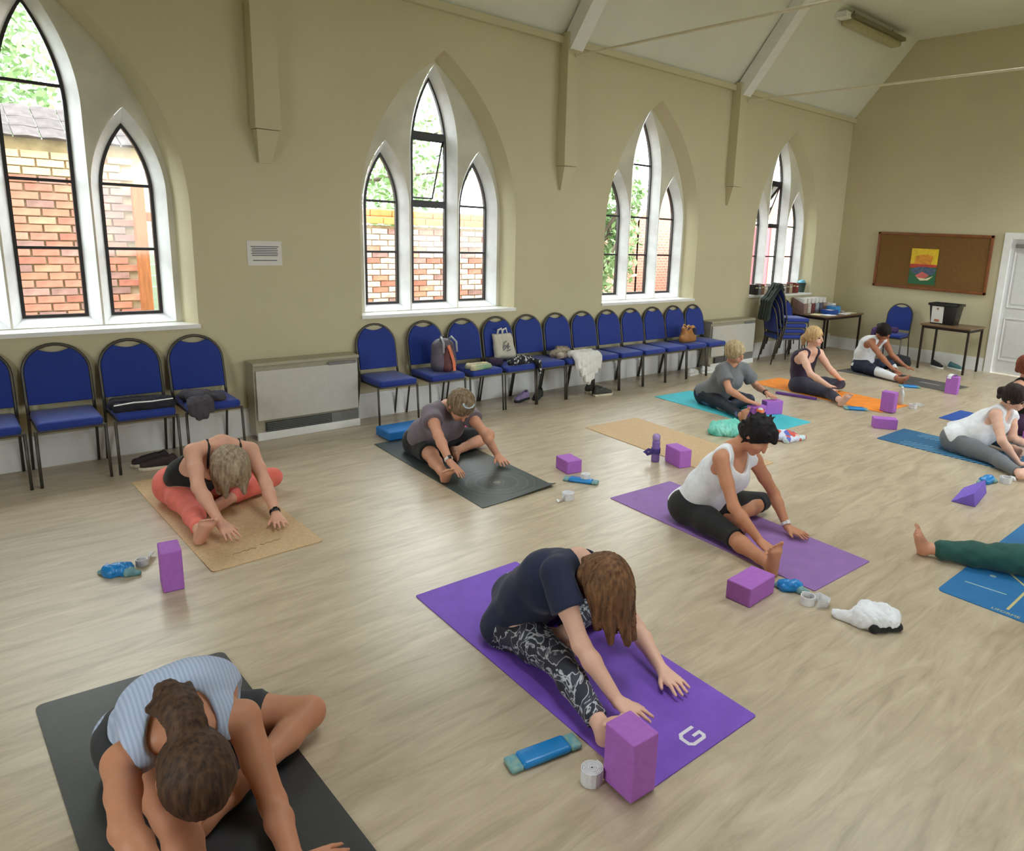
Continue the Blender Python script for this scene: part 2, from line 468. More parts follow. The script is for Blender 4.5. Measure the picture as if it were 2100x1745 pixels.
brick_ms = [mat('red_brick_a', (180, 116, 102), rough=0.85, var=0.2, scale=14, obj_random=0.25), mat('red_brick_b', (194, 132, 112), rough=0.85, var=0.2, scale=10, obj_random=0.25),
            mat('plum_brick', (154, 118, 114), rough=0.85, var=0.25, scale=12, obj_random=0.2), mat('buff_brick', (212, 184, 146), rough=0.85, var=0.15, scale=9, obj_random=0.12)]
lime_m = mat('limewashed_brick', (186, 134, 122), rough=0.85, scale=9, rgb2=(226, 220, 214), obj_random=0.12)
mortar_m = mat('lime_mortar', (176, 160, 138), rough=0.9, var=0.15, scale=12)
def brick_mesh(L_, m):
    o = MB().box((0, 0, 0), (L_, 0.03, 0.064), bev=0.004)
    me = bpy.data.meshes.new('brick'); me.from_pydata(o.v, [], o.f); me.materials.append(m); me.update(); return me
def brick_wall(wall, y, x0, x1, z0, z1, px0, px1, pz0, pick, seed):
    """bricks proud of a recessed mortar bed; those in sight of the windows are objects, the rest one mass"""
    rr = random.Random(seed); meshes = {}
    rest = MB(); row = 0; z = z0
    while z+0.066 <= z1:
        off = 0.1125 if row % 2 else 0.0; x = x0+off
        if off: pass
        while x+0.215 <= x1:
            L_ = 0.205+rr.uniform(-.006, .006); cx = x+0.1075; zz = z+0.0325+rr.uniform(-.002, .002)
            mi = pick(cx, zz, rr)
            if px0 < cx < px1 and zz > pz0:
                if mi not in meshes: meshes[mi] = brick_mesh(0.207, mi)
                b = bpy.data.objects.new('brick', meshes[mi]); b.location = (cx, y+rr.uniform(-.004, .004), zz); b.rotation_euler = (0, rr.uniform(-.01, .01), 0)
                COL.objects.link(b); b.parent = wall
            else:
                rest.box((cx, y, zz), (L_, 0.03, 0.064))
            x += 0.225
        z += 0.075; row += 1
    r = rest.build('brickwork', brick_ms[0], wall); r['kind'] = 'stuff'

# outbuilding seen through the window by the heater
ob = thing('outbuilding', 'red brick outbuilding wall with buff top courses beyond the largest window', 'building')
MB().box((0.29, 8.745, 1.15), (2.98, 0.22, 2.70)).build('mortar_bed', mortar_m, ob)
def pick1(x, z, r):
    if z > 2.18 and r.random() < .8: return brick_ms[3]
    return r.choice([brick_ms[0], brick_ms[0], brick_ms[1], brick_ms[2]])
brick_wall(ob, 8.62, -1.1, 1.80, -0.15, 2.46, 0.2, 1.85, 0.72, pick1, 3)
tile_m = mat('dark_roof_tile', (70, 62, 62), rough=0.9, var=0.3, scale=10, obj_random=0.2)
tb = MB().prism([(0, 0), (0.20, 0), (0.20, 0.018), (0.10, 0.030), (0, 0.018)], Mloc((0, 0, 0), (1, 0, 0), (0, 0, 1), (0, 1, 0)))
tme = bpy.data.meshes.new('roof_tile'); tme.from_pydata([(a, b*0.30, c) for a, b, c in tb.v], [], tb.f); tme.materials.append(tile_m)
for k in range(14):
    for j in range(3):
        t = bpy.data.objects.new('roof_tile', tme); t.location = (-1.1+k*0.208, 8.52+j*0.2, 2.49+j*0.10); t.rotation_euler = (math.radians(26), 0, random.uniform(-.02, .02))
        COL.objects.link(t); t.parent = ob
# timber post and pale shed at its corner
wood_m = mat('orange_timber', (150, 90, 50), rough=0.7, var=0.2, scale=6, stretch=(8, 8, 1))
post = thing('timber_post', 'orange-brown timber post with a cross rail at the outbuilding corner', 'post', (1.70, 8.50, -0.15))
MB().box((0, 0, 1.14), (0.10, 0.10, 2.28), bev=0.006).build('upright', wood_m, post)
MB().box((0.22, 0.02, 1.98), (0.5, 0.06, 0.09), bev=0.005).build('cross_rail', wood_m, post)
shed_m = mat('pale_green_boarding', (160, 180, 164), rough=0.7, var=0.06)
shed = thing('garden_shed', 'pale green weatherboarded shed with a white-edged gable behind the timber post', 'shed', (2.25, 9.7, -0.15))
for k in range(20):
    z = 0.06+k*0.13; hw = 0.95 if z < 2.05 else max(0.05, 0.95-(z-2.05)*1.55)
    MB().box((0, 0, z), (2*hw, 0.03, 0.125), M=Matrix.Rotation(math.radians(6), 3, 'X')).build('weatherboard', shed_m, shed)
mb = MB()
for s in (-1, 1): mb.box((s*0.50, -0.03, 2.38), (0.06, 1.25, 0.12), M=Matrix.Rotation(s*math.radians(-57), 3, 'Y').to_3x3()) if False else mb.tube([(s*1.02, -0.05, 2.02), (0, -0.05, 2.72)], 0.05, 6)
mb.build('barge_board', white_m, shed)
# garden wall with tiled coping
gw = thing('garden_wall', 'lime-stained brick garden wall with an orange tile coping beyond the vented middle window', 'garden wall')
MB().box((5.2, 8.86, 0.84), (5.2, 0.24, 1.98)).build('mortar_bed', mortar_m, gw)
brick_wall(gw, 8.73, 2.62, 7.8, -0.15, 1.84, 4.1, 6.25, 0.78, lambda x, z, r: lime_m if r.random() < .65 else r.choice(brick_ms[:3]), 5)
cop_m = mat('orange_coping_tile', (206, 140, 84), rough=0.8, var=0.15, scale=8, obj_random=0.15)
cme = bpy.data.meshes.new('coping_tile'); mb = MB().box((0, 0, 0), (0.295, 0.36, 0.09), bev=0.008); cme.from_pydata(mb.v, [], mb.f); cme.materials.append(cop_m)
cme2 = bpy.data.meshes.new('coping_tile'); mb = MB().box((0, 0, 0), (0.295, 0.26, 0.10), bev=0.02); cme2.from_pydata(mb.v, [], mb.f); cme2.materials.append(cop_m)
for k in range(17):
    for me_, z in ((cme, 1.895), (cme2, 1.99)):
        t = bpy.data.objects.new('coping_tile', me_); t.location = (2.78+k*0.303+(0.15 if z > 1.9 else 0), 8.85, z); COL.objects.link(t); t.parent = gw
# brick house with a gable beyond the further windows
def brick_tex():
    m = bpy.data.materials.new('distant_brickwork'); m.use_nodes = True; nt = m.node_tree; N = nt.nodes; L = nt.links; b = N['Principled BSDF']
    tc = N.new('ShaderNodeTexCoord'); mp = N.new('ShaderNodeMapping'); mp.inputs['Rotation'].default_value = (math.radians(90), 0, 0); L.new(tc.outputs['Object'], mp.inputs['Vector'])
    bt = N.new('ShaderNodeTexBrick'); bt.inputs['Scale'].default_value = 4.4; bt.inputs['Color1'].default_value = (*lin((190, 132, 112)), 1); bt.inputs['Color2'].default_value = (*lin((172, 118, 106)), 1)
    bt.inputs['Mortar'].default_value = (*lin((206, 190, 170)), 1); bt.inputs['Mortar Size'].default_value = 0.02
    L.new(mp.outputs['Vector'], bt.inputs['Vector']); L.new(bt.outputs['Color'], b.inputs['Base Color']); b.inputs['Roughness'].default_value = 0.9
    return m
bx = brick_tex()
hs = thing('brick_house', 'red brick house with a steep gable seen through the plain window', 'house', (12.7, 10.2, -0.15))
v, f = fill_loops([[(-1.9, 0, 0), (3.6, 0, 0), (3.6, 0, 2.4), (0.85, 0, 4.9), (-1.9, 0, 2.4)]])
MB().add(v, f).build('gable_wall', bx, hs)
mb = MB().tube([(-2.1, -0.08, 2.25), (0.85, -0.08, 5.0), (3.8, -0.08, 2.25)], 0.07, 6); mb.build('barge_board', mat('cream_timber', (232, 220, 190), rough=0.6), hs)
MB().box((-1.9, 2.0, 1.2), (0.1, 4.0, 2.4)).build('side_wall', bx, hs)
red_m = mat('red_door_paint', (186, 40, 52), rough=0.45, var=0.08)
pd = thing('red_doorway', 'red painted boarded door in a cream frame beyond the last window', 'door', (13.2, 8.9, -0.15))
for k in range(5): MB().box((-0.50+k*0.20, 0, 1.12), (0.19, 0.05, 2.24), bev=0.006).build('door_board', red_m, pd)
mb = MB().box((-0.66, 0.0, 1.15), (0.12, 0.1, 2.30)); mb.box((0.46, 0.0, 1.15), (0.12, 0.1, 2.30)); mb.box((-0.1, 0, 2.35), (1.24, 0.1, 0.12)); mb.build('door_frame', MATS['cream_timber'], pd)
MB().box((-1.6, 0.1, 1.1), (1.8, 0.2, 2.2)).build('brick_pier', bx, pd); MB().box((1.45, 0.1, 1.6), (1.9, 0.2, 3.2)).build('brick_pier', bx, pd)
# trees
leaf_m = mat('tree_leaf', (104, 136, 90), rough=0.6, scale=3, rgb2=(150, 174, 126))
bark_m = mat('tree_bark', (96, 84, 74), rough=0.9, var=0.3, scale=8)
def tree(x, y, h, rx, rz, n, label, seed, zc):
    rr = np.random.default_rng(seed)
    t = thing('garden_tree', label, 'tree', (x, y, -0.15), group='trees behind the garden wall')
    mb = MB(); mb.tube([(0, 0, 0), (0.08, 0.05, h*0.35), (-0.05, 0, h*0.62), (0.1, 0.1, h*0.9)], [0.16, 0.12, 0.08, 0.03], 8)
    for k in range(11):
        a = rr.uniform(0, 6.28); z0 = h*rr.uniform(0.28, 0.7); L_ = rx*rr.uniform(.6, .95)
        mb.tube([(0, 0, z0), (math.cos(a)*L_*.5, math.sin(a)*L_*.5, z0+rr.uniform(.2, .6)), (math.cos(a)*L_, math.sin(a)*L_, z0+rr.uniform(.3, 1.2))], [0.05, 0.035, 0.012], 6)
    mb.build('trunk', bark_m, t, smooth=True)
    cl = rr.normal(size=(70, 3)); cl /= np.linalg.norm(cl, axis=1)[:, None]; cl *= (rr.uniform(.25, 1, 70)**.6)[:, None]
    c = cl[rr.integers(0, 70, n)]+rr.normal(size=(n, 3))*0.13
    c = c*np.array([rx, rx, rz])+np.array([0, 0, zc])
    a = rr.normal(size=(n, 3)); a /= np.linalg.norm(a, axis=1)[:, None]; b = np.cross(a, rr.normal(size=(n, 3))); b /= np.linalg.norm(b, axis=1)[:, None]
    s = rr.uniform(.05, .10, n)[:, None]
    V = np.stack([c-a*s, c+b*s*.5, c+a*s, c-b*s*.5], 1).reshape(-1, 3)
    me = bpy.data.meshes.new('foliage'); me.from_pydata(V.tolist(), [], np.arange(4*n).reshape(-1, 4).tolist()); me.materials.append(leaf_m)
    o = bpy.data.objects.new('foliage', me); COL.objects.link(o); o.parent = t; o['kind'] = 'stuff'
tree(0.6, 13.5, 7.0, 2.3, 2.6, 5200, 'open-crowned tree rising above the outbuilding roof', 1, 4.9)
tree(6.3, 14.0, 5.6, 2.5, 2.3, 7000, 'dense bushy tree behind the tiled garden wall', 2, 3.3)
tree(9.35, 9.9, 3.6, 0.85, 1.3, 3500, 'smaller green tree to the side of the brick gable', 4, 2.2)
# ================================================================ chairs, heaters, tables
blue_m = mat('royal_blue_fabric', (7, 46, 140), rough=0.7, var=0.10, scale=60, bump=0.08, bscale=400, sheen=0.2)
frame_m = mat('bronze_grey_tube', (88, 84, 76), rough=0.4, metal=0.55, var=0.08)
def arch_outline(hw, z0, z1, n=16, dip=None):
    """straight-sided plate with a round head; dip = concave hand slot in the head"""
    zc = z1-hw; P = [(-hw, z0), (hw, z0)]
    for k in range(n+1):
        a = math.pi*k/n; x, z = hw*math.cos(a), zc+hw*math.sin(a)
        if dip and abs(x) < dip[0]: z = min(z, dip[1]+(x/dip[0])**2*(zc+math.sqrt(hw*hw-dip[0]**2)-dip[1]))
        P.append((x, z))
    return P
def make_chair():
    t = thing('banquet_chair', None, 'chair')
    lean = math.radians(11)
    def bk(x, z, d=0.0):   # point on the leaning back plane
        s = z-0.42; return Vector((x, 0.16+math.sin(lean)*s+d, 0.42+math.cos(lean)*s))
    # seat: domed cushion
    seat = MB().box((0, -0.02, 0.425), (0.38, 0.44, 0.065), bev=0.026).build('seat', blue_m, t, smooth=True)
    o = bk(0, 0); 
    poly = arch_outline(0.190, 0.50, 0.918, n=24, dip=(0.095, 0.868))
    n = len(poly); mb = MB()
    v = [bk(x, z, -0.022) for x, z in poly]+[bk(x, z, 0.012) for x, z in poly]
    mb.add(v, [tuple(range(n-1, -1, -1)), tuple(range(n, 2*n))]+[(k, (k+1) % n, n+(k+1) % n, n+k) for k in range(n)])
    mb.build('backrest', blue_m, t, bev=0.009)
    pts = [bk(-0.198, 0.43)]+[bk(-0.198, z) for z in (0.5, 0.6, 0.7)]
    hw = 0.198; zc = 0.925-hw
    for k in range(15):
        a = math.pi-math.pi*k/14; pts.append(bk(hw*math.cos(a), zc+hw*math.sin(a)))
    pts += [bk(0.198, z) for z in (0.7, 0.6, 0.5, 0.43)]
    MB().tube(pts, 0.0115, 8).build('back_frame', frame_m, t, smooth=True)
    for s in (-1, 1):
        MB().tube([(s*0.200, -0.21, 0.395), (s*0.202, -0.235, 0.0)], 0.010, 8).build('leg', frame_m, t, smooth=True)
        MB().tube([(s*0.199, 0.162, 0.44), (s*0.200, 0.17, 0.36), (s*0.202, 0.245, 0.0)], 0.010, 8).build('leg', frame_m, t, smooth=True)
    mb = MB()
    for s in (-1, 1): mb.tube([(s*0.178, -0.205, 0.388), (s*0.178, 0.160, 0.388)], 0.010, 6)
    mb.tube([(-0.20, -0.208, 0.388), (0.20, -0.208, 0.388)], 0.010, 6); mb.tube([(-0.20, 0.164, 0.388), (0.20, 0.164, 0.388)], 0.010, 6)
    mb.build('seat_frame', frame_m, t)
    return t
chair0 = make_chair(); used = [False]
def place_chair(x, y, rz, label, group='blue chairs along the window wall', z=0.0):
    if used[0]: c = copy_tree(chair0)
    else: c = chair0; used[0] = True
    c.location = (x, y, z); c.rotation_euler = (0, 0, rz); c['label'] = label; c['group'] = group
    return c
CY = 6.135
for x, lb in ((0.20, 'empty blue banquet chair farthest from the heater under the big window'), (0.66, 'empty blue banquet chair next to the one heaped with dark clothes'),
              (1.12, 'blue banquet chair under folded dark clothes with a white stripe'), (1.58, 'blue banquet chair with a grey jacket beside the storage heater')):
    place_chair(x, CY, 0.0, lb)
rowlab = ['empty blue chair set apart between the heater and the backpack chair', 'blue chair with a grey and orange backpack on it', 'blue chair with a green and cream bag of leaflets on its seat',
          'blue chair with a canvas tote bag leaning on its back', 'empty blue chair between the tote chair and the white fleece chair', 'blue chair draped with a white fleece',
          'first empty blue chair after the white fleece', 'second empty blue chair after the white fleece', 'third empty blue chair after the white fleece', 'fourth empty blue chair after the white fleece',
          'blue chair holding a tan handbag', 'last blue chair of the row, beside the second heater']
ROWX = [3.165, 3.69, 4.15, 4.585, 5.01, 5.44, 5.865, 6.29, 6.715, 7.14, 7.565, 7.99]
for x, lb in zip(ROWX, rowlab): place_chair(x, CY+(0.0 if x > 3.2 else 0.02), 0.0, lb)
# nested stack: each chair rests on the cushion below, a little further forward, its legs straddling the seat
STX, STY, STR = 9.68, 5.97, math.radians(62)
for k in range(4):
    place_chair(STX+math.sin(STR)*0.04*k, STY-math.cos(STR)*0.04*k, STR, ('bottom', 'second lowest', 'third lowest', 'top')[k]+' chair of the blue stack beside the book-covered table', 'stacked blue chairs', z=0.085*k)
place_chair(10.295, 6.10, 0.0, 'single blue chair half hidden behind the chair stack by the table', 'blue chairs at the far end')
place_chair(11.62, 5.08, math.radians(-84), 'blue chair against the end wall below the noticeboard', 'blue chairs at the far end')

# storage heaters
hw_m = mat('heater_front_enamel', (196, 194, 186), rough=0.45, var=0.03); hs_m = mat('heater_side_enamel', (168, 162, 140), rough=0.5, var=0.05)
hd_m = mat('heater_grille_dark', (52, 54, 54), rough=0.5); hg_m = mat('heater_strip_grey', (120, 120, 118), rough=0.5)
def heater(x0, x1, y0, h, label):
    w = x1-x0; t = thing('storage_heater', label, 'heater', ((x0+x1)/2, y0, 0), group='storage heaters on the window wall')
    d = YW-0.025-y0
    MB().box((0, d/2+0.01, 0.035+(h-0.035)/2), (w, d-0.02, h-0.035), bev=0.008).build('casing', hs_m, t)
    MB().box((0, 0.004, 0.17+(h-0.23)/2), (w-0.03, 0.02, h-0.235), bev=0.006).build('front_panel', hw_m, t)
    MB().box((0, d/2, h-0.01), (w+0.01, d+0.005, 0.03), bev=0.008).build('top_cover', hs_m, t)
    MB().box((0.10, 0.006, 0.115), (w-0.03-0.2, 0.015, 0.085)).build('grille_strip', hg_m, t)
    g = MB().box((-0.10, 0.0, 0.115), (w*0.62, 0.014, 0.080)).build('grille', hd_m, t)
    for k in range(5): MB().box((-0.10, -0.010, 0.085+k*0.015), (w*0.60, 0.008, 0.005)).build('grille_slat', hg_m, g)
    MB().box((0, 0.0, 0.035), (w-0.01, 0.03, 0.07), bev=0.004).build('plinth', white_m, t)
    MB().box((w/2-0.16, 0.0, h-0.055), (0.26, 0.014, 0.03), bev=0.004).build('control_flap', hg_m, t)
heater(1.97, 2.90, 6.19, 0.67, 'cream storage heater between the clothes chair and the lone chair')
heater(8.22, 9.30, 6.19, 0.68, 'cream storage heater past the end of the chair row')

# folding tables
top_m = mat('brown_laminate', (118, 92, 66), rough=0.4, var=0.12, scale=5, stretch=(1, 6, 1)); dk_m = mat('dark_table_steel', (48, 36, 30), rough=0.5, metal=0.3)
def table(cx, cy, sx, sy, h, label):
    t = thing('folding_table', label, 'table', (cx, cy, 0), group='brown tables by the end wall')
    MB().box((0, 0, h-0.0125), (sx, sy, 0.025), bev=0.004).build('table_top', top_m, t)
    mb = MB()
    for s in (-1, 1): mb.box((0, s*(sy/2-0.03), h-0.045), (sx-0.06, 0.02, 0.04)); mb.box((s*(sx/2-0.03), 0, h-0.045), (0.02, sy-0.06, 0.04))
    mb.build('apron_frame', dk_m, t)
    for a in (-1, 1):
        for b in (-1, 1): MB().box((a*(sx/2-0.035), b*(sy/2-0.035), (h-0.025)/2), (0.028, 0.028, h-0.025)).build('leg', dk_m, t)
    return t
table(11.14, 6.03, 1.26, 0.66, 0.70, 'brown table spread with books and papers under the last window')
table(11.58, 4.16, 0.62, 0.74, 0.70, 'small brown table carrying the black box by the door')

# noticeboard and poster
nb_m = mat('brown_hessian_board', (124, 88, 44), rough=0.9, var=0.08, scale=40, bump=0.05); nf_m = mat('noticeboard_frame_wood', (134, 76, 36), rough=0.5, var=0.15, scale=10)
nb = thing('noticeboard', 'large brown noticeboard in a wooden frame on the end wall', 'noticeboard', (XE-0.02, 4.80, 1.62))
MB().box((0, 0, 0), (0.02, 1.76, 0.86)).build('board', nb_m, nb)
mb = MB()
for s in (-1, 1): mb.box((-0.008, s*0.88, 0), (0.035, 0.04, 0.90)); mb.box((-0.008, 0, s*0.43), (0.035, 1.80, 0.04))
mb.build('frame', nf_m, nb, bev=0.004)
ps = thing('poster', 'yellow, red and green poster pinned to the noticeboard', 'poster', (XE-0.038, 4.89, 1.54))
yel = mat('poster_yellow', (236, 200, 40), rough=0.5); grn = mat('poster_green', (44, 104, 66), rough=0.5); redp = mat('poster_red', (196, 66, 50), rough=0.5); blp = mat('poster_blue', (78, 100, 124), rough=0.5, var=0.3, scale=30)
orp = mat('poster_orange', (226, 150, 40), rough=0.5, var=0.2, scale=25); pkp = mat('poster_pink', (214, 106, 100), rough=0.5); crp = mat('poster_cream', (236, 226, 180), rough=0.5)
MB().box((0, 0, 0), (0.004, 0.43, 0.57)).build('sheet', grn, ps)
def pface(poly, m, d, nm): meshobj(nm, [(-0.003-d, -y, z) for y, z in poly], [tuple(range(len(poly)))], m, ps)
pface([(-.215, .02), (.215, .02), (.215, .285), (-.215, .285)], yel, .0005, 'printed_sky')
pface([(-.15, .03), (.12, .03), (.14, .17), (.05, .2), (-.05, .19), (-.14, .16)], orp, .001, 'printed_sun')
pface([(-.215, -.03), (.215, .0), (.215, .04), (-.215, .035)], redp, .0012, 'printed_band')
pface([(-.215, -.07), (-.1, -.01), (.05, .0), (.215, -.03), (.18, -.12), (-.1, -.13)], blp, .0015, 'printed_hills')
pface([(-.11, -.15), (0, -.08), (.12, -.14), (.02, -.2), (-.05, -.2)], pkp, .002, 'printed_boat')
pface([(-.08, -.18), (.06, -.19), (.18, -.14), (.1, -.215), (-.02, -.225)], crp, .0022, 'printed_boat')
# paper notice by the first window
pn = thing('wall_notice', 'white paper notice with lines of small print taped to the wall', 'notice', (2.185, YW-0.003, 1.58))
pap_m = mat('white_paper', (222, 220, 214), rough=0.7, var=0.02); ink_m = mat('grey_ink', (96, 96, 104), rough=0.7)
MB().box((0, 0, 0), (0.285, 0.003, 0.205)).build('sheet', pap_m, pn)
mb = MB()
for k, (w_, z) in enumerate([(.23, .055), (.21, .040), (.22, .025), (.21, .010), (.22, -.005), (.21, -.02), (.20, -.06)]): mb.box((0, -0.0022, z), (w_, 0.001, 0.007))
mb.build('print', ink_m, pn)
# fluorescent fitting under the ceiling
lf = thing('fluorescent_light', 'unlit fluorescent fitting with a ribbed diffuser under the ceiling slope', 'ceiling light', (10.55, 5.50, 4.86))
dif_m = mat('yellowed_diffuser', (176, 168, 130), rough=0.4, var=0.06); fit_m = mat('grey_light_tray', (126, 118, 92), rough=0.5)
MB().box((0, 0, 0.05), (1.62, 0.26, 0.05), bev=0.006).build('tray', fit_m, lf)
MB().box((0, 0, -0.01), (1.56, 0.17, 0.09), bev=0.03).build('diffuser', dif_m, lf)
MB().box((0.86, 0, 0.03), (0.16, 0.12, 0.07), bev=0.008).build('end_cap', white_m, lf); MB().box((-0.86, 0, 0.05), (0.16, 0.16, 0.08), bev=0.008).build('end_cap', white_m, lf)
mb = MB()
for s in (-0.6, 0.6): mb.tube([(s, 0, 0.06), (s, 0, 0.18)], 0.012, 6)
mb.build('hanger', fit_m, lf)
